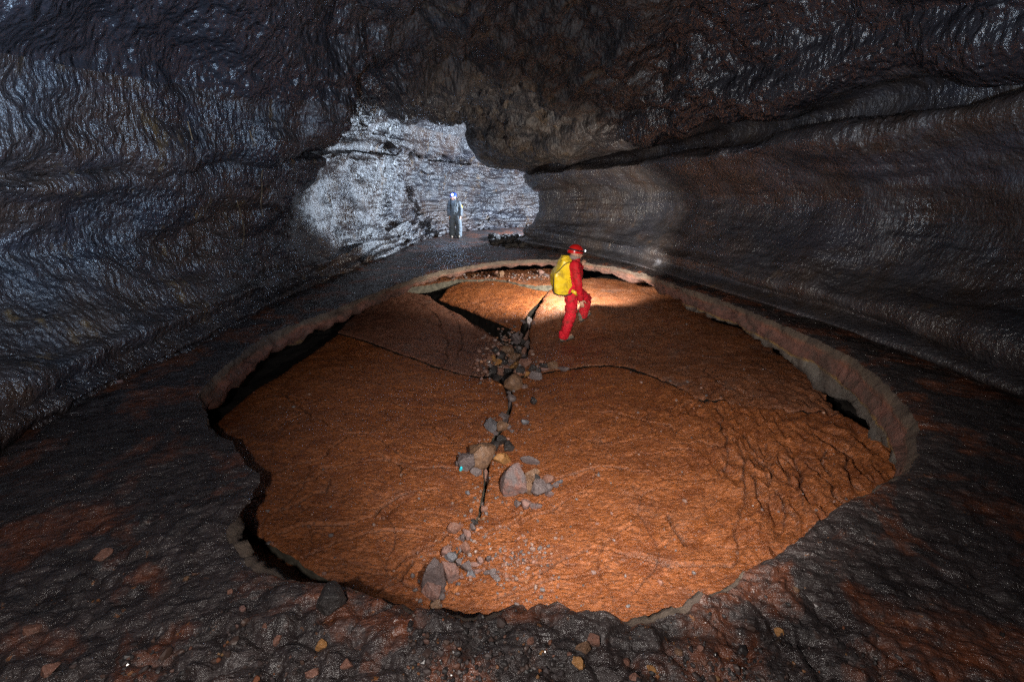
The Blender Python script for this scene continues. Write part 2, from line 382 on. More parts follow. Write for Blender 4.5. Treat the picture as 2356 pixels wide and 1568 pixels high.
WL = [[(690,935),(760,925),(830,915),(900,925),(960,950),(1010,990),(1060,1020)],[(600,885),(650,905),(690,932)],[(690,935),(703,950),(650,980),(600,1015)],
 [(560,1175),(650,1130),(700,1120),(745,1098)],[(620,1192),(690,1165),(750,1133),(762,1108)],[(700,1295),(760,1262),(830,1240),(900,1235),(965,1240)],
 [(640,1240),(720,1215),(800,1212),(860,1190),(920,1150),(1010,1130)],[(740,1085),(830,1070),(900,1065),(960,1076),(1060,1078)],[(850,1050),(900,1062),(930,1100)],
 [(1000,1255),(1045,1222),(1095,1195)],[(900,1312),(960,1280),(985,1262)],[(870,1370),(915,1330),(950,1300)],[(700,940),(770,990),(860,1010),(940,1060)],
 [(760,870),(860,880),(960,905),(1060,940)],[(600,1110),(680,1080),(740,1060),(800,1010)],[(1110,1218),(1200,1180),(1245,1150)],[(1190,1192),(1290,1160),(1350,1130)],
 [(1445,1205),(1400,1240),(1388,1262),(1380,1300),(1402,1350),(1425,1405)],[(1120,1290),(1200,1322),(1290,1282),(1380,1262),(1440,1280),(1550,1300)],
 [(1150,1370),(1230,1340),(1290,1330),(1400,1300)],[(1530,1185),(1545,1215),(1570,1255)],[(1240,930),(1340,960),(1420,960),(1560,1000)],[(1200,1090),(1290,1100),(1390,1080),(1500,1090)],
 [(1330,690),(1400,715),(1470,722),(1550,720)],[(1480,665),(1520,700),(1600,720),(1680,730)],[(1500,760),(1620,790),(1720,820),(1800,870)],[(940,690),(1000,730),(1030,800),(1010,850)],[(1020,700),(1060,760),(1050,830)]]
_wc = {}
def wrinkles(x, y, which='all'):
    if 'L' not in _wc:
        Ls = []
        for L in WR+WL:
            q = np.array([onf(a, b, z_base) for a, b in L])
            Ls.append(resample(q, .05, closed=False, jag=.03, seed=8))
        rr_ = np.random.RandomState(4)
        for k in range(55):
            p = np.array([rr_.uniform(-2.7, 3.1), rr_.uniform(2.0, 9.5)]); a = rr_.uniform(-.7, .7)+(math.pi if rr_.rand() < .5 else 0)
            q = [p.copy()]
            for j in range(rr_.randint(4, 14)):
                a += rr_.normal()*.5; p = p+.12*np.array([math.cos(a), math.sin(a)]); q.append(p.copy())
            Ls.append(resample(np.array(q), .05, closed=False, jag=.02, seed=20+k))
        _wc['L'] = Ls
    d = np.full(len(x), 9.); dr = d.copy(); X = np.stack([x, y], -1); nt_ = len(WR+WL)
    for k, L in enumerate(_wc['L']):
        lo, hi = L.min(0)-.2, L.max(0)+.2
        i = np.where((X > lo).all(1) & (X < hi).all(1))[0]
        if len(i):
            dd, _ = closest(L, X[i], closed=False); q_ = d if k < nt_ else dr; q_[i] = np.minimum(q_[i], dd)
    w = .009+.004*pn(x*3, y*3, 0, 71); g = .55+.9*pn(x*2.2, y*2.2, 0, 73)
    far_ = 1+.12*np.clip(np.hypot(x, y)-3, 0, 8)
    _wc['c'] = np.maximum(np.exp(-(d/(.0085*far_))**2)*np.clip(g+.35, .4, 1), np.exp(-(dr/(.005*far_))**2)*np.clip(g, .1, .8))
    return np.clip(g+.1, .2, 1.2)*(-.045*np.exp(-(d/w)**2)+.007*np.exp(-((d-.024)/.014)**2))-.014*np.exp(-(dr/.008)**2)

def z_detail(x, y):
    z = .030*fbm(x*.8, y*.8, 0, 3, 51)+.010*fbm(x*4.2, y*4.2, 1, 5, 55, .6)
    # folded lobes to the right of the middle
    m = ss(1.35, 1.9, x-.12*(y-3))*ss(6.2, 4.6, y)
    u = x*.93-y*.30; v = y*.93+x*.3
    wob = 1.1*pn(x*1.3, y*1.3, 2, 61)+.4*pn(x*3, y*3, 2, 63)
    r = pn(u*4.6+wob, v*1.1, 0, 62); r2 = pn(u*11+wob*1.5, v*3, 0, 64)
    r3 = pn(u*24+wob*2, v*8, 0, 66)
    z = z+m*(.050*(1-2*np.abs(r))*.7+.030*(1-2*np.abs(r2))+.016*r3-.02)
    # faint creases everywhere
    c = 1-np.abs(pn(x*2.1+.5*pn(x*5, y*5, 0, 4), y*3.4, 3, 65))*6
    z = z-.010*np.clip(c, 0, 1)**2
    z = z+.0055*fbm(x*22, y*40, 0, 3, 68, .65)
    return z+wrinkles(np.asarray(x), np.asarray(y))

# ------------------------------------------------------------ build the plates of the pit floor
def skirt(P, zt, offs, seed, closed=True):
    """rows of points below outline P. offs = list of (inward, dz)"""
    n = len(P); T = np.roll(P, -1, 0)-np.roll(P, 1, 0); T /= np.linalg.norm(T, axis=1)[:, None]+1e-9
    area = .5*np.sum(P[:, 0]*np.roll(P[:, 1], -1)-np.roll(P[:, 0], -1)*P[:, 1])
    N = np.stack([-T[:, 1], T[:, 0]], -1)*(1 if area > 0 else -1)      # points inward
    for _ in range(6): N = (np.roll(N, 1, 0)+N*2+np.roll(N, -1, 0))/4
    N /= np.linalg.norm(N, axis=1)[:, None]+1e-9
    V = []
    for k, (o, dz) in enumerate(offs):
        j = 0 if k == 0 else 1
        jj = j*.022*fbm(P[:, 0]*6, P[:, 1]*6, dz*9, 4, seed)
        q = P+N*(o+jj)[:, None] if hasattr(jj, '__len__') else P+N*o
        V.append(np.column_stack([q, zt+dz+j*.01*pn(P[:, 0]*15, P[:, 1]*15, dz*11, seed+2)]))
    V = np.array(V); m = len(offs)
    i = np.arange(m-1)[:, None]*n+np.arange(n)[None, :]; i2 = np.arange(m-1)[:, None]*n+(np.arange(n)[None, :]+1) % n
    return V.reshape(-1, 3), np.stack([i, i2, i2+n, i+n], -1).reshape(-1, 4)

PX0, PX1 = -70, 70
gx, gy, gn, gm = polar(0, -.6, 1.6, 13, .0031, math.radians(-66), math.radians(66), .0024)
def plate(name, pts, zf, mat, label, thick=.22, jag=.012, seed=1, px=True, smooth=False, edge=None):
    q = [onf(a, b, zf) for a, b in pts] if px else pts
    P = resample(q, .022, jag=jag, seed=seed, smooth=smooth)
    XY, Q, s = cut((gx, gy), gn, gm, P)
    x, y = XY[:, 0], XY[:, 1]
    rnd = -.02*np.exp(-np.clip(s, 0, 9)/.018)
    z = zf(x, y)+z_detail(x, y)+rnd
    V = np.column_stack([x, y, z]); crk = _wc['c'].copy()
    zp = zf(P[:, 0], P[:, 1])+z_detail(P[:, 0], P[:, 1])-.02
    SV, SQ = skirt(P, zp, [(0, .001), (0, -.03), (.004, -thick*.35), (-.01, -thick*.7), (-.03, -thick)], seed+5)
    VV = np.vstack([V, SV]); QQ = np.vstack([Q, SQ+len(V)])
    mi = np.concatenate([np.zeros(len(Q)), np.ones(len(SQ))])
    me = mesh_np(name, VV, QQ, [mat, edge or M['edge_low']], midx=mi)
    at = me.attributes.new('crack', 'FLOAT', 'POINT'); at.data.foreach_set('value', np.concatenate([crk, np.zeros(len(SV))]).astype(F))
    o = link(name, me); tag(o, label, 'rock slab', 'broken crust slabs on the pit floor')
    return o
CR_L = [(1128,868),(1160,885),(1166,905),(1168,940),(1150,975),(1130,1010),(1118,1045),(1112,1080),(1111,1110),(1106,1150),(1100,1180),(1085,1205),(1066,1232),(1046,1275),(1018,1305),(1000,1340),(990,1380),(985,1430)]
CR_R = [(1176,872),(1178,905),(1176,940),(1166,975),(1144,1010),(1132,1045),(1126,1080),(1126,1110),(1117,1150),(1107,1180),(1092,1205),(1072,1232),(1050,1278),(1024,1308),(1006,1342),(996,1382),(991,1430)]
# outer limits pass under the rim
slabs = []
slabs.append(plate('rock_slab', CR_L+[(960,1520),(760,1470),(880,1396),(800,1352),(725,1315),(690,1290),(640,1258),(600,1232),(556,1202),(470,1195),(380,1100),(420,1020),(480,985),(528,945),(585,895),(650,858),(705,815),(778,765),(860,789),(935,819),(1000,844),(1060,859),(1110,870)], zD, M['slab'],
  'wide rust-orange cracked slab filling the left half of the pit floor', seed=11))
slabs.append(plate('rock_slab', CR_R+[(1040,1560),(1500,1560),(1760,1480),(1980,1270),(2190,1170),(2120,1090),(2020,1010),(1935,955),(1840,947),(1750,936),(1655,924),(1615,920),(1560,893),(1500,867),(1440,846),(1400,840),(1330,846),(1280,850),(1220,866),(1190,868)], zE, M['slab'],
  'widest orange slab with folded wrinkles, right half of the pit floor', seed=12, edge=M['edge_dark']))
slabs.append(plate('rock_slab', [(1182,862),(1225,860),(1280,846),(1330,842),(1400,835),(1440,841),(1500,863),(1560,889),(1615,917),(1655,922),(1750,935),(1840,946),(1930,950),(1900,900),(1850,850),(1780,800),(1700,755),(1640,735),(1600,690),(1540,672),(1490,655),(1430,645),(1380,638),(1345,640),(1310,648),(1286,655),(1262,668),(1250,690),(1232,715),(1222,745),(1218,790),(1205,830)], zC, M['slab_c'],
  'rising brown slab under the boots of the person in red', seed=13, thick=.3, jag=.028, edge=M['edge_dark']))
slabs.append(plate('rock_slab', [(1008,686),(1030,662),(1062,648),(1110,641),(1150,643),(1195,654),(1225,663),(1262,668),(1240,692),(1222,712),(1206,732),(1198,748),(1196,764),(1150,744),(1100,722),(1050,702)], zA, M['slab'],
  'tilted triangular orange slab left of the person in red, above a dark wedge gap', seed=14, thick=.30, jag=.006, edge=M['edge_dark']))
slabs.append(plate('rock_slab', [(1006,694),(1050,718),(1100,748),(1152,782),(1146,806),(1126,838),(1110,866),(1060,856),(1000,841),(935,816),(860,786),(776,762),(800,738),(835,708),(872,680),(930,668),(985,676)], zB, M['slab_b'],
  'purple-brown triangular slab at the back left of the pit, left of the stone heap', seed=15, thick=.25, edge=M['edge_dark']))
slabs.append(plate('rock_slab', [(548,1204),(600,1236),(640,1262),(690,1295),(725,1320),(800,1357),(880,1402),(760,1480),(560,1420),(440,1300),(470,1210)], zF, M['slab'],
  'small sunken orange slab in the front left corner under the grey edge', seed=16))
slabs.append(plate('rock_slab', [(1120,622),(1190,618),(1290,616),(1300,640),(1268,655),(1210,652),(1170,646),(1128,640),(1050,640),(990,650),(930,660),(900,655),(960,640),(1040,628)], zG, M['slab_c'],
  'narrow grey-edged shelf slab below the far pit rim', seed=17, thick=.16))

# dark ground below the plates
nx = np.linspace(-5, 5.4, 120); ny = np.linspace(.3, 13, 140); GX, GY = np.meshgrid(nx, ny, indexing='ij')
GZ = z_base(GX.ravel(), GY.ravel())-.34+.05*fbm(GX.ravel()*3, GY.ravel()*3, 0, 4, 81)
under = link('pit_ground', mesh_np('pit_ground', np.column_stack([GX.ravel(), GY.ravel(), GZ]), grid_quads(120, 140), M['under'])); tag(under, kind='structure')

# ------------------------------------------------------------ upper floor, rim
fx, fy, fn, fm = polar(0, -1.3, .8, 26, .0044, math.radians(-74), math.radians(74), .0026)
XY, Q, s = cut((fx, fy), fn, fm, PIT, keep_inside=False)
rl = -.018*np.exp(-np.clip(s, 0, 9)/.03)
zz = z_floor(XY[:, 0], XY[:, 1])+rl
# stop beyond the walls
lim = (XY[:, 0] < 5.6) & (XY[:, 0] > -4.6)
Q = Q[lim[Q].all(1)]
fl = link('ground', mesh_np('ground', np.column_stack([XY, zz]), Q, M['floor'])); tag(fl, kind='structure')

PS = PIT.copy()
for _ in range(60): PS = (np.roll(PS, 3, 0)+PS*2+np.roll(PS, -3, 0))/4
zr = z_floor(PIT[:, 0], PIT[:, 1])-.018
yb = PIT[:, 1]; ln = ss(-.5, -1.2, PIT[:, 0])*ss(4.3, 3.4, yb)
rt = ss(0, 2, PIT[:, 0])
th = np.interp(yb, [1.5, 3, 6, 9, 11], [.16, .27, .25, .22, .17])*(1-rt)+rt*np.interp(yb, [1.5, 3, 6, 9, 11], [.16, .46, .42, .30, .17])
th = th*(1-.5*ln)*(1+.40*pn(PIT[:, 0]*1.1, yb*1.1, 0, 91)+.35*pn(PIT[:, 0]*4, yb*4, 0, 92))
rows = []
for a, o in ((0, 0), (.06, .004), (.18, .006), (.32, -.012), (.36, -.02), (.48, -.01), (.6, 0), (.68, -.02), (.80, -.03), (.92, -.04), (1.0, -.07), (1.0, -.45), (1.05, -.9)):
    rows.append((a, o))
T = np.roll(PITC, -1, 0)
n = len(PIT); Tn = np.roll(PIT, -6, 0)-np.roll(PIT, 6, 0); Tn /= np.linalg.norm(Tn, axis=1)[:, None]
area = .5*np.sum(PIT[:, 0]*np.roll(PIT[:, 1], -1)-np.roll(PIT[:, 0], -1)*PIT[:, 1])
Nn = np.stack([-Tn[:, 1], Tn[:, 0]], -1)*(1 if area > 0 else -1)
for _ in range(25): Nn = (np.roll(Nn, 1, 0)+Nn*2+np.roll(Nn, -1, 0))/4
Nn /= np.linalg.norm(Nn, axis=1)[:, None]
slope = np.interp(yb, [1.5, 3, 6, 8.5, 11.5], [0, .10, .10, .05, .02])*(1-ln)-.10*ln     # the crust thins inwards: its face leans into the pit
RV = []
for k, (a, o) in enumerate(rows):
    dz = -a*th; j = 0 if k == 0 else 1
    off = o+slope*min(a, 1)+j*.020*fbm(PIT[:, 0]*6, PIT[:, 1]*6, dz*16, 4, 95)+j*.03*pn(PIT[:, 0]*1.6, PIT[:, 1]*1.6, a*9, 97)-j*.05*np.clip(pn(PIT[:, 0]*2.1, PIT[:, 1]*2.1, a*6, 98)-.25, 0, 1)*4*min(a*3, 1)
    mxs = min(1, a/.25)
    if k >= 10: off = off-(slope if k == 10 else 0)
    q = PIT*(1-mxs)+PS*mxs+Nn*off[:, None]
    RV.append(np.column_stack([q, zr+dz+j*.012*pn(PIT[:, 0]*9, PIT[:, 1]*9, a*8, 99)-(.0 if k < 12 else .02)]))
RV = np.array(RV); m = len(rows)
i1 = np.arange(m-1)[:, None]*n+np.arange(n)[None, :]; i2 = np.arange(m-1)[:, None]*n+(np.arange(n)[None, :]+1) % n
rim = link('pit_rim', mesh_np('pit_rim', RV.reshape(-1, 3), np.stack([i1, i2, i2+n, i1+n], -1).reshape(-1, 4), M['edge'])); tag(rim, kind='structure')

# ------------------------------------------------------------ the lava tube
ST_L = [(-4.3,-2.6),(-4.1,0),(-3.9,3),(-3.9,5),(-3.82,8.4),(-3.6,11.5),(-3.25,14.5),(-2.9,17.5),(-1.0,20.4),(3,21.6),(9,22)]
ST_R = [(5.0,-2.6),(4.95,0),(4.85,3),(4.65,5),(3.72,8.6),(2.6,11.8),(1.2,13.9),(.50,15.1),(1.1,16.5),(3.4,17.3),(9,17.6)]
HH = [4.5,4.5,4.6,4.6,4.35,3.75,3.65,4.7,5.1,5.0,4.4]
ZC = [2.7,2.7,2.66,2.62,2.46,2.36,2.28,2.25,2.2,2.2,2.2]
ZL = [1.8,1.8,1.85,1.95,2.3,2.6,2.7,2.7,2.6,2.4,2.4]
NS = len(ST_L); tt = []
for i in range(NS-1):
    a = (np.array(ST_L[i])+ST_R[i])/2; b = (np.array(ST_L[i+1])+ST_R[i+1])/2
    d = max(2.6, math.hypot(*( (a+b)/2))); L = max(np.linalg.norm(np.array(ST_L[i+1])-ST_L[i]), np.linalg.norm(b-a))
    k = int(L/(d*.0052)); k = min(k, 300)
    tt += list(i+np.arange(k)/k)
tt = np.array(tt+[NS-1.0])
def cat(vals, t):
    v = np.array(vals, float); i = np.clip(t.astype(int), 0, len(v)-2); f = t-i
    g = lambda j: v[np.clip(j, 0, len(v)-1)]
    if v.ndim > 1: f = f[:, None]
    p0, p1, p2, p3 = g(i-1), g(i), g(i+1), g(i+2)
    return .5*(2*p1+(p2-p0)*f+(2*p0-5*p1+4*p2-p3)*f*f+(3*p1-p0-3*p2+p3)*f**3)
Lp, Rp, H, Zc, Zl = cat(ST_L, tt), cat(ST_R, tt), cat(HH, tt), cat(ZC, tt), cat(ZL, tt)
yc = (Lp[:, 1]+Rp[:, 1])/2
bul = .85*np.exp(-((Lp[:, 1]-8.5)/np.where(Lp[:, 1] > 8.5, .5, 1.5))**2)*(Lp[:, 1] < 15)
lob = ss(7.0, 12.8, Rp[:, 1])*ss(16.2, 14.9, Rp[:, 1])       # left wall swells inward here, above head height
W = np.linalg.norm(Rp-Lp, axis=1)
one = np.ones(len(tt))
# control points (distance from left foot, height), each an array over the rings
cl = [(.25*one, -.15*one), (.10*one, .04*one), (.22*one, .10*one), (.02*one, .20*one), (.10*one, .36*one), (-.12*one, .46*one), (-.46+bul*.35, .95*one), (-.50+bul*.7, Zl*.70),
      (-.16+bul*.8, Zl-.12), (-.34+bul*.75, Zl), (.02+bul*.95, Zl+.16), (.12+bul, Zl+.60), (.42+bul*1.0, Zl+1.10+.2*(H-4.4))]
gap = .24*ss(4.2, 5.8, Rp[:, 1])*ss(14.5, 10.5, Rp[:, 1])
crt = [(-.25*one, -.15*one), (.30*one, .05*one), (.42*one, .12*one), (.12*one, .22*one), (.16*one, .42*one), (-.06*one, .60*one), (-.42*one, 1.05*one), (-.46*one, 1.6*one), (-.16*one, Zc-.50), (.16*one, Zc-.16),
       (-.10*one, Zc-.03), (-.60*one, Zc+.04), (-.55*one, Zc+.12+gap), (.16+.10*lob, Zc+.12+gap-.1*lob), (.46+.75*lob, Zc+.32+gap-.12*lob), (.62+1.35*lob, Zc+.82+gap-.15*lob)]
pts = [(a, z) for a, z in cl]
ztop_l = cl[-1][1]; ztop_r = crt[-1][1]
for f, sh_ in ((.22, 0), (.34, .2), (.5, .55), (.66, .95), (.78, 1.3)):
    e = 1-abs(f-.5)*2; zz_ = H+.12-(1-e)**1.35*(H-np.minimum(ztop_l if f < .5 else ztop_r, H-.15))*.95
    pts.append((W*f-sh_*lob, zz_))
pts += [(W-a, z) for a, z in crt[::-1]]
wts = [3, 5, 6, 8, 8, 22, 26, 24, 14, 12, 22, 24] + [34]+[46, 56, 56, 46]+[34] + [22, 20, 10, 16, 8, 16, 8, 20, 36, 34, 28, 16, 16, 8, 8, 8][:15]+[4]
assert len(wts) >= len(pts)-1, (len(wts), len(pts))
uu = []
for i in range(len(pts)-1): uu += list(i+np.arange(wts[i])/wts[i])
uu = np.array(uu+[len(pts)-1.0]); NU, NTT = len(uu), len(tt)
PA = np.stack([p[0] for p in pts]); PZ = np.stack([p[1] for p in pts])          # (npts, NT)
A_ = cat(PA, uu).T; Z_ = cat(PZ, uu).T                                             # (NT, NU)
E = (Rp-Lp)/W[:, None]
X = Lp[:, 0:1]+E[:, 0:1]*A_; Y = Lp[:, 1:2]+E[:, 1:2]*A_; Z = Z_.copy()
iL, iR = 12, len(pts)-16
wl = ss(iL-1.0, iL-3.0, uu)[None, :]*np.ones((NTT, 1)); wr = ss(iR+.5, iR+3.5, uu)[None, :]*np.ones((NTT, 1)); wc = 1-wl-wr
def normals(X, Y, Z):
    P = np.stack([X, Y, Z], -1); a = np.gradient(P, axis=0); b = np.gradient(P, axis=1)
    N = np.cross(a, b); N /= np.linalg.norm(N, axis=2)[..., None]+1e-9
    return N
N = normals(X, Y, Z)
mid = np.stack([(Lp[:, 0]+Rp[:, 0])/2, (Lp[:, 1]+Rp[:, 1])/2, 0*W+2], -1)[:, None, :]
if np.sum(N*(mid-np.stack([X, Y, Z], -1))) < 0: N = -N        # inward
Xf, Yf, Zf = X.astype(F), Y.astype(F), Z.astype(F)
big = .30*fbm(Xf*.42, Yf*.42, Zf*.55, 2, 101)*ss(18, 15, Yf)
mid_ = .11*fbm(Xf*1.3, Yf*1.0, Zf*1.5, 3, 105)
lam = pn(Xf*.5, Yf*.35, Zf*5+1.3*pn(Xf*.7, Yf*.7, Zf, 7), 111)+.5*pn(Xf*.8, Yf*.6, Zf*15+1.2*pn(Xf*1.1, Yf*1.1, Zf, 8), 113)
lam = lam*np.clip(.6+1.2*pn(Xf*.6, Yf*.6, Zf*.8, 115), 0, 1.3)
upl = ss(1.7, 2.4, Zf); low = ss(.9, .3, Zf); farw = ss(12.5, 15, Yf)*(Xf < 2.5+0*Xf)
drip = 1.1*pn(Xf*7, Yf*7, Zf*4.0, 121)*(1-upl)+upl*1.5*pn(Xf*5.5, Yf*5.5, Zf*3.0, 122); drip2 = pn(Xf*15, Yf*15, Zf*8, 123)*np.clip(.6+1.6*pn(Xf*.9, Yf*.9, Zf*1.1, 124), 0, 1.5)
cd = 1-2*np.abs(pn(Xf*5, Yf*5, Zf*5, 131)); blocky = fbm(Xf*1.1, Yf*1.1, Zf*1.1, 5, 133, .55)
zmask = ss(0.0, .35, Zf)
d = big*zmask*(1-.25*wr)+mid_*(1-.35*wr)+lam*(.030+.030*low+.12*farw)*(wl+wr)
d = d+wl*(.010+.022*upl)*drip+wl*(.016+.014*upl)*drip2+wl*.008*pn(Xf*28, Yf*28, Zf*17, 129)+wl*.020*fbm(Xf*4, Yf*4, Zf*3, 4, 128)+wr*(.002*drip+.005*drip2+.010*fbm(Xf*4, Yf*4, Zf*4, 4, 127)+.03*upl*drip2)
d = d+wc*(.05*cd*ss(2.6, 3.4, Zf)*.6+.030*drip2+.30*(np.round(blocky*3)/3*.5+blocky*.5)*ss(6, 9, Yf)*ss(16, 13, Yf))
d = d+farw*wl*(.10*fbm(Xf*4, Yf*4, Zf*5, 5, 141, .65)+.05*np.clip(lam, 0, 1))
d = np.where((uu[None, :] > len(pts)-7) & (Zf < .3), d*.5, d)
X = X+N[..., 0]*d; Y = Y+N[..., 1]*d; Z = Z+N[..., 2]*d
QT = grid_quads(NTT, NU); col = (QT[:, 0] % NU)
V = np.column_stack([X.ravel(), Y.ravel(), Z.ravel()])
uq = uu[col]; WALLV = V
walls = []
for nm, a, b, mt in (('wall_left', -1, iL-.5, 'wall_l'), ('ceiling', iL-.5, iR+2.0, 'ceil'), ('wall_right', iR+2.0, 999, 'wall_r')):
    q = QT[(uq >= a) & (uq < b)]; used = np.zeros(len(V), bool); used[q.ravel()] = True; idx = np.cumsum(used)-1
    o = link(nm, mesh_np(nm, V[used], idx[q][:, ::-1], M[mt])); tag(o, kind='structure'); walls.append(o)

# ------------------------------------------------------------ camera
cam = bpy.data.cameras.new('camera'); cam.lens = 16; cam.sensor_width = 36; cam.clip_start = .02; cam.clip_end = 200
co = bpy.data.objects.new('camera', cam); C.objects.link(co); co.location = (0, 0, CAMH); co.rotation_euler = (math.pi/2-PITCH, 0, 0)
bpy.context.scene.camera = co

# ray casting on what was built so far, to stand things on the ground
def bvh(objs):
    vs, ps, o = [], [], 0
    for ob in objs:
        me = ob.data; a = np.empty(len(me.vertices)*3, F); me.vertices.foreach_get('co', a); vs.append(a.reshape(-1, 3))
        l = np.empty(len(me.loops), np.int32); me.loops.foreach_get('vertex_index', l); ps.append(l.reshape(-1, 4)+o); o += len(me.vertices)
    return BVHTree.FromPolygons(np.vstack(vs).tolist(), np.vstack(ps).tolist())
BP = bvh(slabs+[under]); BF = bvh([fl])
def hit(px, py, tree=None):
    d = Vector(ray(px, py)).normalized(); h = (tree or BP).ray_cast(Vector((0, 0, CAMH)), d)
    return h[0], h[1]
def down(x, y, tree=None):
    h = (tree or BP).ray_cast(Vector((x, y, 1.5)), Vector((0, 0, -1))); return h[0]

# ------------------------------------------------------------ stones
RM = {
 'grey': mat_rock('grey_purple_stone', (.105, .08, .08), (.065, .05, .052), .7),
 'blue': mat_rock('blue_grey_stone', (.10, .10, .115), (.15, .14, .15), .4),
 'dark': mat_rock('dark_stone', (.018, .015, .015), (.034, .024, .022), .4),
 'brown': mat_rock('red_brown_stone', (.17, .075, .05), (.10, .065, .055), .6),
 'tan': mat_rock('tan_stone', (.16, .085, .045), (.085, .05, .035), .8),
 'ochre': mat_rock('ochre_stone', (.27, .125, .035), (.13, .07, .035), .6),
 'pink': mat_rock('pinkish_stone', (.19, .095, .075), (.13, .10, .10), .7),
 'orange': mat_rock('bright_orange_stone', (.34, .115, .035), (.30, .12, .05), .5),
 'mixed': mat_rock('grey_and_red_stone', (.095, .076, .078), (.20, .065, .038), .55),
}
def stone_mesh(seed, angular=1.0, sub=4, rough=.045):
    r = random.Random(seed); bm = bmesh.new(); bmesh.ops.create_icosphere(bm, subdivisions=sub, radius=1)
    P = np.array([v.co for v in bm.verts])
    k = 13 if angular > .5 else 9
    for _ in range(k):
        nrm = np.array([r.gauss(0, 1), r.gauss(0, 1), r.gauss(0, .8)]); nrm /= np.linalg.norm(nrm)
        dd = r.uniform(.36, .74) if angular > .5 else r.uniform(.62, .86)
        h = P@nrm-dd; P = P-np.clip(h, 0, None)[:, None]*nrm*(.97 if angular > .5 else .6)
    s = seed % 97
    nn = P/np.linalg.norm(P, axis=1)[:, None]
    P = P+nn*(rough*fbm(P[:, 0]*2.2, P[:, 1]*2.2, P[:, 2]*2.2, 4, s)+.03*pn(P[:, 0]*9, P[:, 1]*9, P[:, 2]*9, s))[:, None]
    P -= (P.max(0)+P.min(0))/2; P /= np.abs(P).max(0)
    for v, p in zip(bm.verts, P): v.co = p
    return bm
def stone(cx, cy, w, h, col, label, group, tree=None, name='stone', ang=1.0, lift=.30, seed=None, deep=None, rot=0):
    """cx,cy,w,h: where and how large it shows; it is stood on the surface under it"""
    seed = seed or int(cx*7+cy*13)
    p, nrm = hit(cx, cy+h*.42, tree)
    if p is None: return None
    r = random.Random(seed); k = (Vector((0, 0, CAMH))-p).length/FPX
    W_, Hh = w*k*.56, h*k*.56
    sd = math.sin(math.atan2(CAMH-p.z, math.hypot(p.x, p.y)))
    # visible height = z*cos + depth*sin
    c_ = math.sqrt(max(.05, 1-sd*sd))
    D_ = deep or min(W_, Hh)*r.uniform(.85, 1.1); Zh = max(.35*Hh, min(1.05*Hh, math.sqrt(max((Hh*Hh-(D_*sd)**2), (.35*Hh)**2))/c_))
    sub = 4 if w*h > 700 else 3
    bm = stone_mesh(seed, ang, sub)
    me = bpy.data.meshes.new(name)
    bm.to_mesh(me); bm.free(); me.materials.append(RM[col])
    for pl in me.polygons: pl.use_smooth = ang < .5
    a = np.empty(len(me.vertices)*3, F); me.vertices.foreach_get('co', a); a = a.reshape(-1, 3)
    a = a*np.array([W_, D_, Zh], F)
    th_ = rot; a = np.column_stack([a[:, 0]*math.cos(th_)-a[:, 2]*math.sin(th_), a[:, 1], a[:, 0]*math.sin(th_)+a[:, 2]*math.cos(th_)]).astype(F)
    me.vertices.foreach_set('co', a.ravel()); me.update()
    o = link(name, me)
    d = Vector((p.x, p.y, 0)).normalized()
    o.location = p+d*D_*.55+Vector((0, 0, Zh*(1-lift)))
    o.rotation_euler = (0, 0, -math.atan2(p.x, p.y)*.9)
    tag(o, label, 'stone', group); return o

def zA_(L): return [(1043+u*.1957, 659.6+v*.1957, w*.1957*1.08, h*.1957*1.12, *r) for u, v, w, h, *r in L]
def zB_(L): return [(1027.8+u*.1565, 951.1+v*.1565, w*.1565*1.05, h*.1565*1.05, *r) for u, v, w, h, *r in L]
def zC_(L): return [(951.1+u*.1565, 1181.2+v*.1565, w*.1565*1.05, h*.1565*1.05, *r) for u, v, w, h, *r in L]
heapA = zA_([(880,425,120,130,'grey','grey stone wedged in the dark gap at the top of the heap'),(820,415,55,50,'grey'),(945,420,40,40,'pink'),(862,570,160,150,'brown','squarish purple-brown stone near the top of the heap'),(750,610,120,150,'grey','tall grey-brown stone at the tip of the dark wedge gap'),
 (880,680,90,90,'grey'),(650,645,120,90,'tan','pinkish tan stone touching the dark wedge gap'),(620,755,160,100,'tan','large smooth tan stone in the upper left of the heap'),(760,740,110,90,'dark'),(835,760,55,85,'brown'),(550,820,120,100,'dark'),
 (730,830,130,80,'tan','flat tan stone in the middle of the heap'),(820,830,75,55,'grey'),(500,905,120,75,'ochre'),(465,845,70,75,'ochre'),(740,930,140,100,'ochre','dark ochre stone below the flat tan stone'),(840,900,130,100,'brown'),
 (440,1010,140,120,'dark','black stone at the lower left corner of the heap'),(560,1000,95,70,'brown'),(520,1080,90,80,'dark'),(645,1010,100,90,'dark'),(930,955,90,70,'dark'),(870,1030,75,60,'ochre'),(970,1045,130,100,'grey','grey-purple stone at the right foot of the heap'),
 (1060,930,85,70,'dark'),(1080,980,95,50,'pink'),(1170,930,120,85,'tan','tan brown stone on the crack right of the heap'),(1290,970,120,50,'grey','last flat grey stone on the crack right of the heap'),(1000,985,60,50,'dark'),
 (705,1135,190,175,'tan','big rounded tan boulder at the bottom of the heap'),(665,1250,65,60,'grey'),(690,1315,95,80,'grey'),(675,1385,55,90,'grey'),(735,1390,45,45,'brown'),(945,1350,70,80,'dark'),
 (600,890,80,80,'dark'),(680,920,70,60,'grey'),(600,1060,70,60,'dark'),(770,800,70,60,'dark'),(500,750,70,60,'dark'),(620,960,70,60,'brown'),(700,690,80,70,'brown'),(800,660,80,80,'dark'),(790,985,90,80,'dark')])
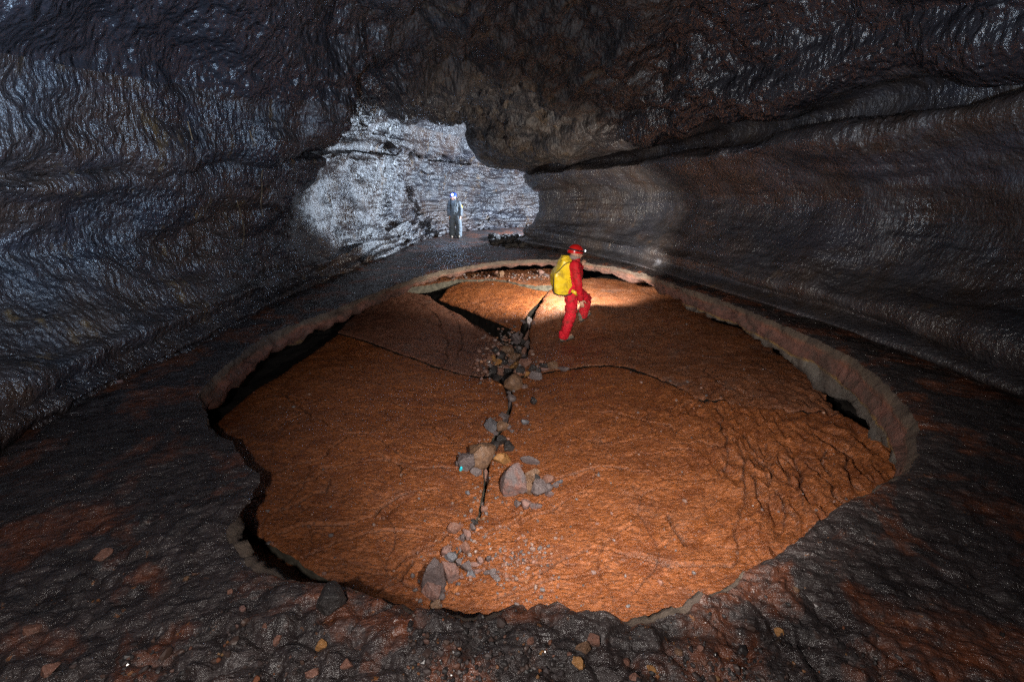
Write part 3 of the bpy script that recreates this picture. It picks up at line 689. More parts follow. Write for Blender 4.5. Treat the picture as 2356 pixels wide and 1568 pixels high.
midB = zB_([(660,170,190,215,'blue','large blue-grey stone at the left of the small upper cluster'),(840,75,165,160,'grey','grey-purple block on the crack behind the blue-grey stone'),(825,215,150,140,'tan','grey and tan stone right of the blue-grey stone'),(915,210,65,65,'grey'),(960,268,65,45,'grey'),(710,300,85,75,'grey'),
 (805,420,140,150,'dark','dark brown stone lying in the crack behind the orange block'),(695,500,145,135,'dark','black rounded stone behind the big tan boulder'),(925,490,130,130,'dark','dark stone with a pale top right of the crack'),(300,710,215,250,'grey','grey triangular stone left of the big tan boulder'),
 (525,655,340,345,'tan','big tan and orange boulder standing on the left side of the crack'),(825,670,230,175,'ochre','orange-brown block right of the big tan boulder'),(697,640,60,110,'blue'),(180,745,85,65,'grey'),(430,865,140,100,'grey'),
 (570,935,210,185,'brown','red-brown block in front of the big tan boulder'),(1225,690,240,120,'grey','long grey stone at the back of the right-hand stone group'),(995,1035,330,370,'mixed','largest grey stone with a red lower rim, right of the crack'),
 (1250,905,210,140,'tan','grey-tan stone behind the small stack in the right-hand group'),(1205,1010,150,130,'tan'),(1205,1110,115,160,'tan','narrow pinkish tan stone touching the largest grey stone'),(1358,1130,200,205,'grey','rough grey stone at the front of the right-hand group'),
 (1490,990,150,125,'brown','orange-brown stone at the right of the right-hand group'),(1497,1090,105,95,'grey'),(1510,1185,120,85,'mixed'),(1600,1050,85,80,'grey'),(1655,1000,85,65,'blue'),(1150,130,105,90,'blue','lone dark blue stone right of the crack'),
 (1050,1340,95,85,'grey','small grey stone, left of a row of three below the largest grey stone'),(1170,1350,125,115,'pink','small red stone, middle of a row of three'),(1310,1365,150,75,'mixed','flat grey and red stone, right of a row of three'),(1365,1310,50,60,'orange'),
 (310,1170,65,60,'blue'),(555,1400,85,80,'brown'),(525,1340,60,50,'grey'),(1320,950,90,80,'dark'),(1420,1060,70,70,'grey')])
frontC = zC_([(620,225,200,120,'brown','dark brown stone with a pink front edge above the front pile'),(790,320,95,145,'pink','upright pink stone on the crack above the front pile'),(720,360,65,95,'grey'),(825,250,55,60,'brown'),(880,220,85,95,'grey'),(937,240,55,45,'orange'),(900,135,105,75,'dark'),(1030,75,55,40,'tan'),(965,85,45,40,'tan'),
 (765,530,125,145,'brown','smooth red-brown stone in the middle of the crack'),(680,540,65,85,'blue'),(490,590,115,125,'pink','pinkish red stone behind the largest front stone'),(555,660,150,130,'blue','blue-grey stone with pale cracks behind the cream stone'),(540,500,60,60,'brown'),
 (305,920,280,410,'grey','tallest grey stone of the front pile'),(545,880,200,265,'pink','cream and orange stone leaning right of the tallest front stone'),(680,730,75,95,'grey'),(785,800,140,150,'grey','grey-purple stone with dark bands right of the cream stone'),(900,760,115,60,'pink'),(985,705,75,85,'pink'),(935,840,120,70,'pink'),(850,895,105,70,'blue'),
 (430,1105,145,125,'orange','small bright orange round stone in the front pile'),(280,1225,215,245,'pink','craggy grey-pink stone at the bottom of the front pile'),(330,1395,115,150,'tan','narrow tan stone at the pit rim, bottom of the front pile'),(420,1235,85,85,'grey'),(625,1130,115,85,'orange','flat orange chip right of the front pile'),
 (710,945,60,50,'pink'),(1110,660,60,95,'grey','small upright grey stone lying apart right of the front pile'),(1085,880,85,65,'grey'),(1170,870,85,60,'grey'),(1200,925,95,45,'grey'),(660,1045,60,55,'grey'),(600,600,60,50,'dark'),(650,1180,50,40,'pink')])
farD = [(767+u*.2279, 567.6+v*.2279, w*.2279, h*.2279, *r) for u, v, w, h, *r in [
 (1685,283,75,75,'tan','pale tan stone on the shelf below the far rim'),(2100,268,55,65,'pink','pink stone on the shelf just left of the yellow pack'),(2150,292,50,40,'grey'),(982,342,60,55,'brown','brown stone below the rim at the back left of the pit'),(1422,292,45,28,'tan'),(1645,262,40,35,'brown')]]
names = {'grey': 'grey', 'blue': 'blue-grey', 'dark': 'near-black', 'brown': 'red-brown', 'tan': 'tan', 'ochre': 'ochre', 'pink': 'pinkish', 'orange': 'bright orange', 'mixed': 'grey and red'}
def place(L, group, where, ang=1.0):
    for k, t in enumerate(L):
        x, y, w, h, c = t[:5]
        if len(t) > 5: lab = t[5]
        else:
            # say which labelled stone it lies nearest to
            nb = min((q for q in L if len(q) > 5), key=lambda q: (q[0]-x)**2+(q[1]-y)**2)
            dx, dy = x-nb[0], y-nb[1]
            side = ('right of' if dx > 0 else 'left of') if abs(dx) > abs(dy) else ('in front of' if dy > 0 else 'behind')
            ref = ' '.join(nb[5].split()[:7])
            for e in (' of', ' the', ' at', ' in', ' with', ' on', ' a', ' and', ' left', ' right', ' behind', ' touching', ' below', ' front', ' small', ' upper', ' dark', ' lower'):
                if ref.endswith(e): ref = ref[:-len(e)]
            for e in (' of', ' the', ' at', ' in', ' with', ' on', ' a', ' and', ' of the'):
                if ref.endswith(e): ref = ref[:-len(e)]
            sz = 'tiny' if w*h < 90 else 'small'
            lab = f'{sz} {names[c]} stone {side} the {ref}, {where}'
            lab = ' '.join(lab.split()[:16])
        big_ = lab.startswith(('big', 'large smooth'))
        stone(x, y, w, h, c, lab, group, ang=0 if (big_ and 'rounded tan' in lab) or 'smooth tan' in lab or 'round ' in lab else ang,
              rot=(-.28 if 'largest grey' in lab or 'triangular' in lab else 0))
place(heapA, 'stones of the heap in the middle of the pit', 'in the heap')
place(midB, 'stones around the middle of the crack', 'mid crack')
place(frontC, 'stones of the front pile', 'front pile')
place(farD, 'stones below the far rim', 'far rim')

def mesh_poly(name, verts, faces, mat, parent=None, smooth=False):
    me = bpy.data.meshes.new(name); me.from_pydata([tuple(v) for v in verts], [], faces); me.materials.append(mat)
    for p in me.polygons: p.use_smooth = smooth
    return link(name, me, parent)
# bright blue scrap
p, _ = hit(1061, 1083)
M['cyan'] = mat_plain('turquoise_plastic', (.02, .50, .62), .35, .15, 30)
bm = stone_mesh(5, 1, 2); me = bpy.data.meshes.new('plastic_scrap'); bm.to_mesh(me); bm.free(); me.materials.append(M['cyan'])
o = link('plastic_scrap', me); o.scale = (.014, .012, .026); o.location = p+Vector((0, 0, .02)); o.rotation_euler = (0, .3, 0)
tag(o, 'tiny bright turquoise scrap at the foot of the grey triangular stone', 'scrap')

# stones bedded in the near floor
nearE = [(1188,1440,44,52,'dark','dark smooth lobe-shaped stone'),(766,1380,70,74,'dark','flat matt black slab-like stone at the pit edge'),(1365,1468,32,44,'brown','long red-brown stone set in the black floor'),(1330,1528,32,36,'ochre','ochre pitted stone near the bottom edge of the floor'),(1340,1488,40,24,'tan','tan and grey pebble left of the red-brown stone'),
 (1130,1420,24,20,'dark',''),(1165,1300,0,0,'',''),(120,1540,30,26,'brown',''),(85,1442,34,24,'brown',''),(240,1278,34,20,'brown','flat red-brown stone on the left floor'),(275,877,14,9,'pink','pink pebble on the ledge of floor by the left wall'),
 (960,1425,54,44,'dark','rounded black stone on the near rim left of the front pile'),(640,1470,20,18,'orange',''),(740,1485,26,22,'ochre',''),(800,1530,30,22,'orange',''),(720,1552,30,20,'brown',''),(1025,1420,36,40,'dark','black knob on the rim below the front pile'),(1060,1432,30,34,'dark',''),
 (1500,1540,30,20,'ochre',''),(1560,1500,18,14,'tan',''),(1440,1520,20,26,'brown',''),(1610,1492,14,14,'orange',''),(1690,1562,16,10,'orange',''),(1460,1560,26,16,'brown',''),(1385,1560,26,20,'dark',''),(880,1440,52,34,'dark','broad black boulder-like stone on the near rim'),(1220,1475,18,16,'orange',''),(1245,1500,14,14,'ochre',''),
 (1310,1505,12,10,'orange',''),(1240,1530,70,56,'dark','dark flat-faced block at the bottom centre'),(1120,1500,36,34,'dark',''),(610,1440,12,12,'orange',''),(530,1360,12,12,'orange',''),(430,1330,14,12,'tan',''),(560,1400,14,14,'pink',''),(1830,1355,16,12,'tan',''),(1790,1455,22,18,'ochre','')]
for x, y, w, h, c, lab in nearE:
    if not w: continue
    lab = lab or f"{'small' if w < 25 else 'palm-sized'} {names[c]} stone in the black floor {'left' if x < 900 else 'right' if x > 1300 else 'in front'} of the pit rim"
    if c == 'dark' and x != 766: continue
    stone(x, y, w*.7, h*.7, {'orange': 'brown'}.get(c, c), lab.replace('bright orange', 'rusty orange'), 'stones bedded in the near floor', tree=BF, ang=1, lift=.66)

# gravel: thousands of crumbs, one mass
def gravel(name, pts, mat):
    bm = stone_mesh(3, 1, 1); B = np.array([v.co for v in bm.verts]); Tf = np.array([[v.index for v in f.verts] for f in bm.faces]); bm.free()
    V = []; T = []; R = np.random.RandomState(5)
    for k, (p, s) in enumerate(pts):
        sc = s*R.uniform(.6, 1.3, 3); a = R.uniform(0, 6.28); c_, s_ = math.cos(a), math.sin(a)
        q = B*sc; q = np.column_stack([q[:, 0]*c_-q[:, 1]*s_, q[:, 0]*s_+q[:, 1]*c_, q[:, 2]])
        V.append(q+np.array(p)+[0, 0, s*.4]); T.append(Tf+k*len(B))
    me = mesh_np(name, np.vstack(V), np.zeros((0, 4), np.int32), mat, T=np.vstack(T), smooth=False)
    o = link(name, me); tag(o, kind='stuff'); return o
def gm(name, stops):
    t = NT(name); g = t.n('ShaderNodeNewGeometry')
    c = t.ramp(g.outputs['Random Per Island'], stops); return t.out(c, .55, None, .5, .2)
gp = []
CRc = [(a[0]+b[0], a[1]+b[1]) for a, b in zip(CR_L, CR_R)]
for k in range(950):
    a, b = rng.choice(CRc[:-1]); x = a/2+rng.gauss(0, 30); y = b/2+rng.gauss(0, 26)
    if rng.random() < .55: x, y = rng.uniform(560, 1950), rng.uniform(700, 1400)
    if rng.random() < .25: x, y = rng.gauss(1180, 70), rng.gauss(1290, 50)
    p, nn = hit(x, y)
    if p is None or nn.z < .5: continue
    gp.append((p, abs(rng.gauss(0, .006))+.004))
for k in range(420):
    x, y = rng.gauss(1160, 26), rng.gauss(825, 30); p, nn = hit(x, y)
    if p: gp.append((p, rng.uniform(.015, .04)))
for k in range(160):
    x, y = rng.uniform(930, 1270), rng.gauss(636, 5); p, nn = hit(x, y)
    if p: gp.append((p, rng.uniform(.01, .03)))
gravel('gravel', gp, gm('gravel_mix', [(0, (.05, .04, .04)), (.35, (.13, .11, .11)), (.6, (.20, .09, .06)), (.8, (.12, .06, .04)), (.93, (.2, .14, .12)), (1, (.28, .11, .04))]))
gp = []
for k in range(1500):
    x, y = rng.gauss(1080, 480), 1568-abs(rng.gauss(0, 100)); p, nn = hit(x, y, BF)
    if p is None: continue
    if float(pn(np.array([p.x*2.2]), np.array([p.y*2.2]), 0, 77)[0]) < -.02: continue
    gp.append((p, abs(rng.gauss(0, .005))+.003))
gravel('gravel', gp, gm('wet_dark_gravel', [(0, (.012, .010, .010)), (.55, (.028, .021, .021)), (.78, (.05, .026, .018)), (.90, (.05, .04, .04)), (.96, (.15, .05, .02)), (1, (.13, .07, .025))]))
# loose dark rubble at the foot of the right-hand corner, far off
gp = []
for k in range(260):
    x, y = rng.uniform(1130, 1215), rng.gauss(548, 9); h = BF.ray_cast(Vector((0, 0, CAMH)), Vector(ray(x, y)).normalized())
    if h[0] and h[0].y < 17: gp.append((h[0], rng.uniform(.03, .13)))
if gp: gravel('rubble', gp, M['under'])

# ------------------------------------------------------------ people
def loft(bm, A, B, ra, rb, n=14, flat=1.0, flatdir=None, caps=True):
    """tapered capsule from A to B"""
    A, B = Vector(A), Vector(B); d = (B-A); L = d.length; d = d/L if L > 1e-6 else Vector((0, 0, 1))
    x = (flatdir or Vector((1, 0, 0))); x = (x-d*x.dot(d)); x = x.normalized() if x.length > .1 else d.orthogonal().normalized(); y = d.cross(x)
    rings = []; prof = []
    for k in range(4): a = math.pi/2*(1-k/4); prof.append((-ra*math.sin(a), ra*math.cos(a)))
    for k in range(6): t = k/5; prof.append((L*t, ra+(rb-ra)*t))
    for k in range(1, 5): a = math.pi/2*k/4; prof.append((L+rb*math.sin(a), rb*math.cos(a)))
    for h, r in prof:
        r = max(r, 1e-4)
        rings.append([bm.verts.new(A+d*h+(x*math.cos(2*math.pi*i/n)+y*flat*math.sin(2*math.pi*i/n))*r) for i in range(n)])
    for p, q in zip(rings, rings[1:]):
        for i in range(n): bm.faces.new((p[i], p[(i+1) % n], q[(i+1) % n], q[i]))
    bm.faces.new(rings[0][::-1]); bm.faces.new(rings[-1])
def ell(bm, c, r, rot=None, u=20, v=14):
    mt = Matrix.Translation(Vector(c)) @ (rot.to_matrix().to_4x4() if rot else Matrix()) @ Matrix.Diagonal((*r, 1))
    bmesh.ops.create_uvsphere(bm, u_segments=u, v_segments=v, radius=1, matrix=mt)
def fuse(bm, name, mat, parent, voxel=.007, smooth=2, fold=0, fs=9, seed=0, clip=None):
    """join overlapping volumes into one continuous skin"""
    me = bpy.data.meshes.new('tmp'); bmesh.ops.recalc_face_normals(bm, faces=bm.faces); bm.to_mesh(me); bm.free()
    t = bpy.data.objects.new('tmp', me); C.objects.link(t)
    r = t.modifiers.new('r', 'REMESH'); r.mode = 'VOXEL'; r.voxel_size = voxel; r.use_smooth_shade = True
    s = t.modifiers.new('s', 'SMOOTH'); s.iterations = smooth; s.factor = .5
    dg = bpy.context.evaluated_depsgraph_get(); out = bpy.data.meshes.new_from_object(t.evaluated_get(dg)); bpy.data.objects.remove(t)
    n = len(out.vertices); a = np.empty(n*3, F); out.vertices.foreach_get('co', a); a = a.reshape(-1, 3)
    if fold:
        nn = np.empty(n*3, F); out.vertices.foreach_get('normal', nn); nn = nn.reshape(-1, 3)
        w = fbm(a[:, 0]*fs, a[:, 1]*fs, a[:, 2]*fs*1.7+2*a[:, 0]*fs*.4, 3, seed)
        w = (1-2*np.abs(w))*.6+w*.6
        a = a+nn*(w*fold)[:, None]; out.vertices.foreach_set('co', a.ravel())
    out.name = name; out.materials.clear(); out.materials.append(mat); out.update()
    for p_ in out.polygons: p_.use_smooth = True
    o = link(name, out, parent); return o
def finish(root, objs):
    for o in objs:
        o.matrix_parent_inverse = Matrix.Identity(4); me = o.data; me.transform(Matrix.Translation(-root.location))
M['skin'] = mat_plain('skin', (.50, .26, .17), .5, .12, 30, .001)
M['skin_blue'] = M['skin']
M['red'] = mat_plain('red_coverall_cloth', (.52, .006, .016), .75, .22, 14, .008, .25, 0, .5)
M['red2'] = mat_plain('brighter_red_trouser_cloth', (.66, .014, .030), .75, .22, 14, .008, .25, 0, .8)  # a brighter red than the jacket
M['helm'] = mat_plain('red_helmet_plastic', (.60, .012, .010), .22, .05, 6, .0005, .6, .5)
M['black'] = mat_plain('black_webbing', (.012, .012, .013), .6, .2, 40, .001)
M['yellow'] = mat_plain('yellow_tarpaulin', (.82, .56, .02), .36, .10, 7, .012, .5, 0, .55)
M['boot'] = mat_plain('grey_brown_boot_leather', (.17, .14, .105), .8, .4, 40, .004)
M['sole'] = mat_plain('black_rubber_sole', (.02, .02, .02), .8, .2, 40, .002)
M['stubble'] = mat_plain('grey_stubble', (.26, .20, .17), .8, .2, 80, .001)
M['white'] = mat_plain('pale_grey_coverall', (.075, .085, .095), .7, .14, 18, .006, .3)
M['vest'] = mat_plain('dark_grey_chest_panel', (.085, .095, .10), .8, .4, 20, .006, .3)
M['bluehelm'] = mat_plain('blue_helmet_plastic', (.02, .05, .26), .3, .1, 8, .0005, .6, .4)
M['hair'] = mat_plain('dark_hair', (.03, .022, .018), .7, .2, 60, .003)
M['eye'] = mat_plain('eye_dark', (.03, .02, .02), .2, .1, 10, .0001)

def head(bm, c, r, face, up=Vector((0, 0, 1))):
    """skull, jaw, nose, ears; face = unit direction looked at"""
    f = face.normalized(); sd = f.cross(up).normalized()
    q = Matrix((sd, f, up)).transposed().to_quaternion()
    ell(bm, c+up*r*.12, (r*.80, r*.98, r*1.0), q); ell(bm, c+f*r*.22-up*r*.55, (r*.60, r*.62, r*.62), q)
    ell(bm, c+f*r*.62-up*r*.98, (r*.34, r*.26, r*.24), q)
    loft(bm, c+f*r*.95+up*r*.10, c+f*r*1.20-up*r*.28, r*.10, r*.17, 8)
    ell(bm, c+f*r*.88+up*r*.18, (r*.55, r*.12, r*.12), q)
    for k in (-1, 1):
        ell(bm, c+sd*k*r*.82-up*r*.12-f*r*.02, (r*.10, r*.20, r*.30), q)
        ell(bm, c+f*r*.74+sd*k*r*.42-up*r*.30, (r*.20, r*.18, r*.18), q)
    ell(bm, c+f*r*.90-up*r*.66, (r*.30, r*.10, r*.08), q)
    return f, sd, q
def hand(bm, w, d, palm, s=1.0, curl=.5):
    """wrist w, pointing d, palm normal; four fingers and a thumb, curled towards the palm"""
    d = d.normalized(); palm = (palm-d*palm.dot(d)).normalized(); side = d.cross(palm)
    loft(bm, w, w+d*.085*s, .028*s, .036*s, 12, flat=.42, flatdir=side)
    for k, (off, L) in enumerate(((.030, .066), (.010, .076), (-.011, .070), (-.030, .054))):
        b = w+d*.088*s+side*off*s; d1 = (d+palm*curl*.35).normalized(); d2 = (d+palm*curl*1.1).normalized(); d3 = (d*.6+palm*curl*1.7).normalized()
        b1 = b+d1*L*.45*s; b2 = b1+d2*L*.32*s; b3 = b2+d3*L*.25*s
        loft(bm, b, b1, .0095*s, .009*s, 8); loft(bm, b1, b2, .009*s, .008*s, 8); loft(bm, b2, b3, .008*s, .007*s, 8)
    t0 = w+d*.030*s+side*.026*s; t1 = t0+(d*.6+side*.8+palm*.25).normalized()*.042*s; t2 = t1+(d*.95+side*.25+palm*.35).normalized()*.034*s
    loft(bm, t0, t1, .013*s, .011*s, 8); loft(bm, t1, t2, .011*s, .008*s, 8)
def tube(name, pts, r, mat, parent, n=8, flat=1):
    bm = bmesh.new()
    P = [Vector(p) for p in pts]
    rings = []
    for i, p in enumerate(P):
        d = (P[min(i+1, len(P)-1)]-P[max(i-1, 0)]).normalized(); x = d.orthogonal().normalized() if abs(d.z) > .95 else d.cross(Vector((0, 0, 1))).normalized(); y = d.cross(x)
        rings.append([bm.verts.new(p+(x*math.cos(2*math.pi*k/n)+y*flat*math.sin(2*math.pi*k/n))*r) for k in range(n)])
    for a, b in zip(rings, rings[1:]):
        for k in range(n): bm.faces.new((a[k], a[(k+1) % n], b[(k+1) % n], b[k]))
    bm.faces.new(rings[0][::-1]); bm.faces.new(rings[-1])
    bmesh.ops.recalc_face_normals(bm, faces=bm.faces)
    me = bpy.data.meshes.new(name); bm.to_mesh(me); bm.free(); me.materials.append(mat)
    for p_ in me.polygons: p_.use_smooth = True
    return link(name, me, parent)
def boot(bm_u, bm_s, heel, toe, up):
    f = (toe-heel); L = f.length; f.normalize(); sd = f.cross(up).normalized(); u = sd.cross(f).normalized()
    loft(bm_u, heel+u*.055+f*.03, toe+u*.04-f*.05, .045, .036, 12, flat=1, flatdir=sd)
    loft(bm_u, heel+u*.06+f*.05, heel+u*.15+f*.045, .047, .045, 12)
    loft(bm_s, heel+u*.012+f*.03, toe+u*.012-f*.04, .040, .040, 12, flat=.38, flatdir=sd)

# --- the person in red
foot, _ = hit(1304, 783); FY = foot.y
print('red foot at', tuple(foot))
root = bpy.data.objects.new('person', None); C.objects.link(root); root.location = foot
tag(root, 'person in red coveralls and red helmet stepping up the slab, turned away to the right', 'person', 'cavers in the lava tube')
J = lambda x, y, dy=0.: onY(x, y, FY+dy)
heel1 = Vector((foot.x-.11, FY-.02, foot.z)); toe1 = Vector((foot.x+.15, FY+.06, foot.z+.0))
for q in (heel1, toe1):
    g = down(q.x, q.y)
    if g and abs(g.z-q.z) < .1: q.z = g.z
ank1 = heel1+Vector((.05, .01, .12)); knee1 = J(1314, 722, .02); hip1 = J(1314, 670, -.05)
p2, _ = hit(1346, 733); print('foot2', tuple(p2))
toe2 = p2+Vector((.13, .10, 0)); heel2 = p2+Vector((-.09, -.05, 0))
for q in (heel2, toe2):
    g = down(q.x, q.y)
    if g and abs(g.z-q.z) < .14: q.z = g.z+.0
ank2 = heel2+Vector((.05, .02, .13)); knee2 = onY(1349, 686, min(p2.y-.10, FY+.42)); hip2 = J(1322, 670, .10)
pel = J(1316, 664, .02); waist = J(1318, 645, .01); chest = J(1319, 618, .0); shn = J(1322, 609, -.15); shf = J(1327, 608, .18)
neck = J(1325, 598, .01); hd = J(1325, 584, .02)
elb = J(1331, 654, -.20); wri = J(1336, 688, -.16)
elf = J(1332, 634, .36); wrf = J(1337, 614, .62)
print('leg lens', (hip1-knee1).length, (knee1-ank1).length, (hip2-knee2).length, (knee2-ank2).length, 'arm', (shn-elb).length, (elb-wri).length, 'h', hd.z-foot.z)
face = Vector((.93, .33, -.08)).normalized()
def torso(bm, g=0.):
    fd = Vector((.30, 1, 0)).normalized()
    loft(bm, pel, waist, .135+g, .130+g, 18, flat=.80, flatdir=fd); loft(bm, waist, chest, .130+g, .155+g, 18, flat=.70, flatdir=fd)
    loft(bm, shn+Vector((0, .03, -.03)), shf+Vector((0, -.03, -.03)), .075+g, .075+g, 14); loft(bm, chest, neck-Vector((0, 0, .03)), .13+g, .07+g, 14, flat=.8, flatdir=fd)
bm = bmesh.new(); torso(bm)
for h_, k_, a_ in ((hip1, knee1, ank1), (hip2, knee2, ank2)):
    loft(bm, h_, k_, .085, .058); loft(bm, k_, a_, .058, .038)
loft(bm, ank1, toe1+Vector((-.05, 0, .04)), .035, .03); loft(bm, ank2, toe2+Vector((-.05, 0, .04)), .035, .03)
for s_, e_, w_ in ((shn, elb, wri), (shf, elf, wrf)):
    loft(bm, s_, e_, .048, .038); loft(bm, e_, w_, .038, .026)
loft(bm, neck-Vector((0, 0, .05)), hd, .055, .05)
f_, s_, q_ = head(bm, hd, .098, face)
hand(bm, wri, Vector((.25, .0, -1)), Vector((.3, 1, 0)), 1.05, .5); hand(bm, wrf, Vector((.4, .1, .9)), Vector((.6, .6, 0)), 1, .8)
body = fuse(bm, 'body', M['skin'], root, .0058, 1)
bm = bmesh.new(); torso(bm, .018)
for s_2, e_, w_ in ((shn, elb, wri), (shf, elf, wrf)):
    loft(bm, s_2, e_, .072, .060); loft(bm, e_, w_+(w_-e_).normalized()*-.01, .060, .044)
jacket = fuse(bm, 'jacket', M['red'], root, .008, 2, .018, 6.5, 3)
bm = bmesh.new(); loft(bm, pel, waist-Vector((0, 0, .05)), .160, .150, 18, flat=.82, flatdir=Vector((.3, 1, 0)))
loft(bm, hip1, knee1, .120, .098); loft(bm, knee1, ank1+Vector((0, 0, .01)), .098, .088)
loft(bm, hip2, knee2, .115, .096); loft(bm, knee2, ank2+Vector((0, 0, .02)), .096, .082)
trous = fuse(bm, 'trousers', M['red2'], root, .008, 2, .022, 5.5, 9)
parts = [body, jacket, trous]
for hl, to in ((heel1, toe1), (heel2, toe2)):
    bu, bs = bmesh.new(), bmesh.new(); boot(bu, bs, hl, to, Vector((0, 0, 1)))
    b_ = fuse(bu, 'boot', M['boot'], root, .008, 1, .003, 20); s3 = fuse(bs, 'sole', M['sole'], b_, .008, 1); parts += [b_, s3]
# helmet
hc = hd+Vector((0, 0, .045))+face*-.012
def dome(name, c, r, q, mat, parent, rx=.92, rz=.92, cut_=-.12, brim=True):
    bm = bmesh.new(); n = 32; rings = []
    for k in range(13):
        a = math.pi/2*(k/12); h = math.sin(a); rr = math.cos(a)
        rings.append([Vector((rr*math.cos(2*math.pi*i/n)*r*rx, rr*math.sin(2*math.pi*i/n)*r*1.06, h*r*rz)) for i in range(n)])
    lip = [[Vector((p.x*s, p.y*s*1.0, z*r)) for p in rings[0]] for s, z in ((.93, -.10), (1.0, -.20), (1.05, -.20), (1.03, -.12))]
    rr_ = lip[:1]+[lip[1], lip[2], lip[3]]+rings
    R = []
    for rg in rr_: R.append([bm.verts.new(c+q @ (p+Vector((0, 0, cut_*0)))) for p in rg])
    for a, b in zip(R, R[1:]):
        for i in range(n): bm.faces.new((a[i], a[(i+1) % n], b[(i+1) % n], b[i]))
    bm.faces.new(R[-1]); bmesh.ops.recalc_face_normals(bm, faces=bm.faces)
    me = bpy.data.meshes.new(name); bm.to_mesh(me); bm.free(); me.materials.append(mat)
    for p_ in me.polygons: p_.use_smooth = True
    return link(name, me, parent)
sdv = face.cross(Vector((0, 0, 1))).normalized(); upv = sdv.cross(face)
qh = Matrix((sdv, face, upv)).transposed().to_quaternion()
hel = dome('helmet', hc, .132, qh, M['helm'], root)
band = tube('headlamp_strap', [hc+qh @ Vector((.130*math.cos(a)*.95, .142*math.sin(a), .022-.02*math.sin(a))) for a in np.linspace(0, 2*math.pi, 33)], .0085, M['black'], hel, flat=1.6)
bm = bmesh.new(); loft(bm, hc+face*.135+upv*.02, hc+face*.165+upv*.015, .020, .022, 12); lampb = fuse(bm, 'headlamp', M['black'], hel, .006, 1)
bm = bmesh.new(); loft(bm, hc+face*.170+upv*.014, hc+face*.184+upv*.014, .017, .016, 12)
me = bpy.data.meshes.new('lamp_lens'); bm.to_mesh(me); bm.free(); me.materials.append(mat_emit('headlamp_lens', (.9, .95, 1), 6)); lens = link('lamp_lens', me, hel)
bm = bmesh.new(); ell(bm, hd+face*-.02-upv*.055, (.086, .100, .055), qh)
st = fuse(bm, 'hair', M['stubble'], root, .006, 1, .002, 40)
for k in (-1, 1):
    bm = bmesh.new(); ell(bm, hd+face*.088+sdv*k*.034+upv*.004, (.011, .009, .007), qh)
    me = bpy.data.meshes.new('eye'); bm.to_mesh(me); bm.free(); me.materials.append(M['eye']); parts.append(link('eye', me, root))
parts += [hel, band, lampb, lens, st]
finish(root, parts)

# --- yellow pack on the back
def pack(secs, mat, name, parent=None, crease=.006, seed=1):
    """secs: (centre, half width vector, half depth vector)"""
    bm = bmesh.new(); n = 40; R = []
    # refine sections
    S = []
    for i in range(len(secs)-1):
        for j in range(8):
            t = j/8; S.append(tuple(a*(1-t)+b*t for a, b in zip(secs[i], secs[i+1])))
    S.append(secs[-1])
    for c, a, b in S:
        rg = []
        for i in range(n):
            th = 2*math.pi*i/n; cx_, sx_ = math.cos(th), math.sin(th); e = .36
            u = math.copysign(abs(cx_)**e, cx_); v = math.copysign(abs(sx_)**e, sx_)
            rg.append(c+a*u+b*v)
        R.append(rg)
    P = np.array([[list(p) for p in rg] for rg in R]); ctr = P.mean(1, keepdims=True)
    d = fbm(P[..., 0]*7, P[..., 1]*7, P[..., 2]*5, 3, seed)
    P = P+(P-ctr)*(d*crease*8)[..., None]
    V = [[bm.verts.new(p) for p in rg] for rg in P]
    for a, b in zip(V, V[1:]):
        for i in range(n): bm.faces.new((a[i], a[(i+1) % n], b[(i+1) % n], b[i]))
    bm.faces.new(V[0][::-1]); bm.faces.new(V[-1]); bmesh.ops.recalc_face_normals(bm, faces=bm.faces)
    me = bpy.data.meshes.new(name); bm.to_mesh(me); bm.free(); me.materials.append(mat)
    for p_ in me.polygons: p_.use_smooth = True
    return link(name, me, parent)
bx = Vector((1, .25, 0)).normalized(); by = Vector((-.25, 1, 0)).normalized()
def sec(x, y, hw, hd_): return (J(x, y, -.02), bx*hw, by*hd_)
proot = bpy.data.objects.new('backpack', None); C.objects.link(proot); proot.location = J(1293, 670, 0)
tag(proot, 'bright yellow roll-top caving pack with black piping on the back of the person in red', 'backpack')
bag = pack([sec(1294, 677, .110, .10), sec(1293, 674, .150, .15), sec(1292, 655, .165, .165), sec(1291, 632, .168, .165), sec(1295, 621, .150, .16), sec(1299, 608, .118, .14), sec(1300, 599, .095, .12), sec(1301, 592, .065, .09), sec(1300, 587, .050, .07)], M['yellow'], 'bag', proot, .016)
def front(x, y, o=-.185): return J(x, y, o)
pp = [bag]
pp.append(tube('piping', [front(*q) for q in ((1316,602,-.13),(1306,604,-.15),(1297,610,-.175),(1290,618,-.195),(1285,624,-.205),(1279,628,-.20),(1275,634,-.195),(1274,650,-.195),(1273,668,-.19))], .0085, M['black'], proot))
pp.append(tube('piping', [front(*q) for q in ((1272,667,-.185),(1275,675,-.185),(1285,679,-.185),(1300,680,-.185),(1312,677,-.185),(1317,672,-.16))], .013, M['black'], proot))
pp.append(tube('shoulder_strap', [J(1315,604,-.13), J(1320,601,-.15), J(1325,604,-.165), J(1330,610,-.17), J(1333,618,-.14)], .013, M['black'], proot, flat=1.6))
pp.append(tube('waist_belt', [J(1315,668,-.17), J(1322,672,-.19), J(1328,677,-.18)], .022, M['yellow'], proot, flat=1.4))
pp.append(tube('belt_strap', [J(1326,675,-.20), J(1331,679,-.19), J(1333,690,-.17), J(1331,699,-.16)], .009, M['black'], proot))
pp.append(tube('roll_top', [J(1292,597,-.14), J(1301,592,-.12), J(1310,597,-.12)], .016, M['yellow'], proot, flat=1.2))
finish(proot, pp)

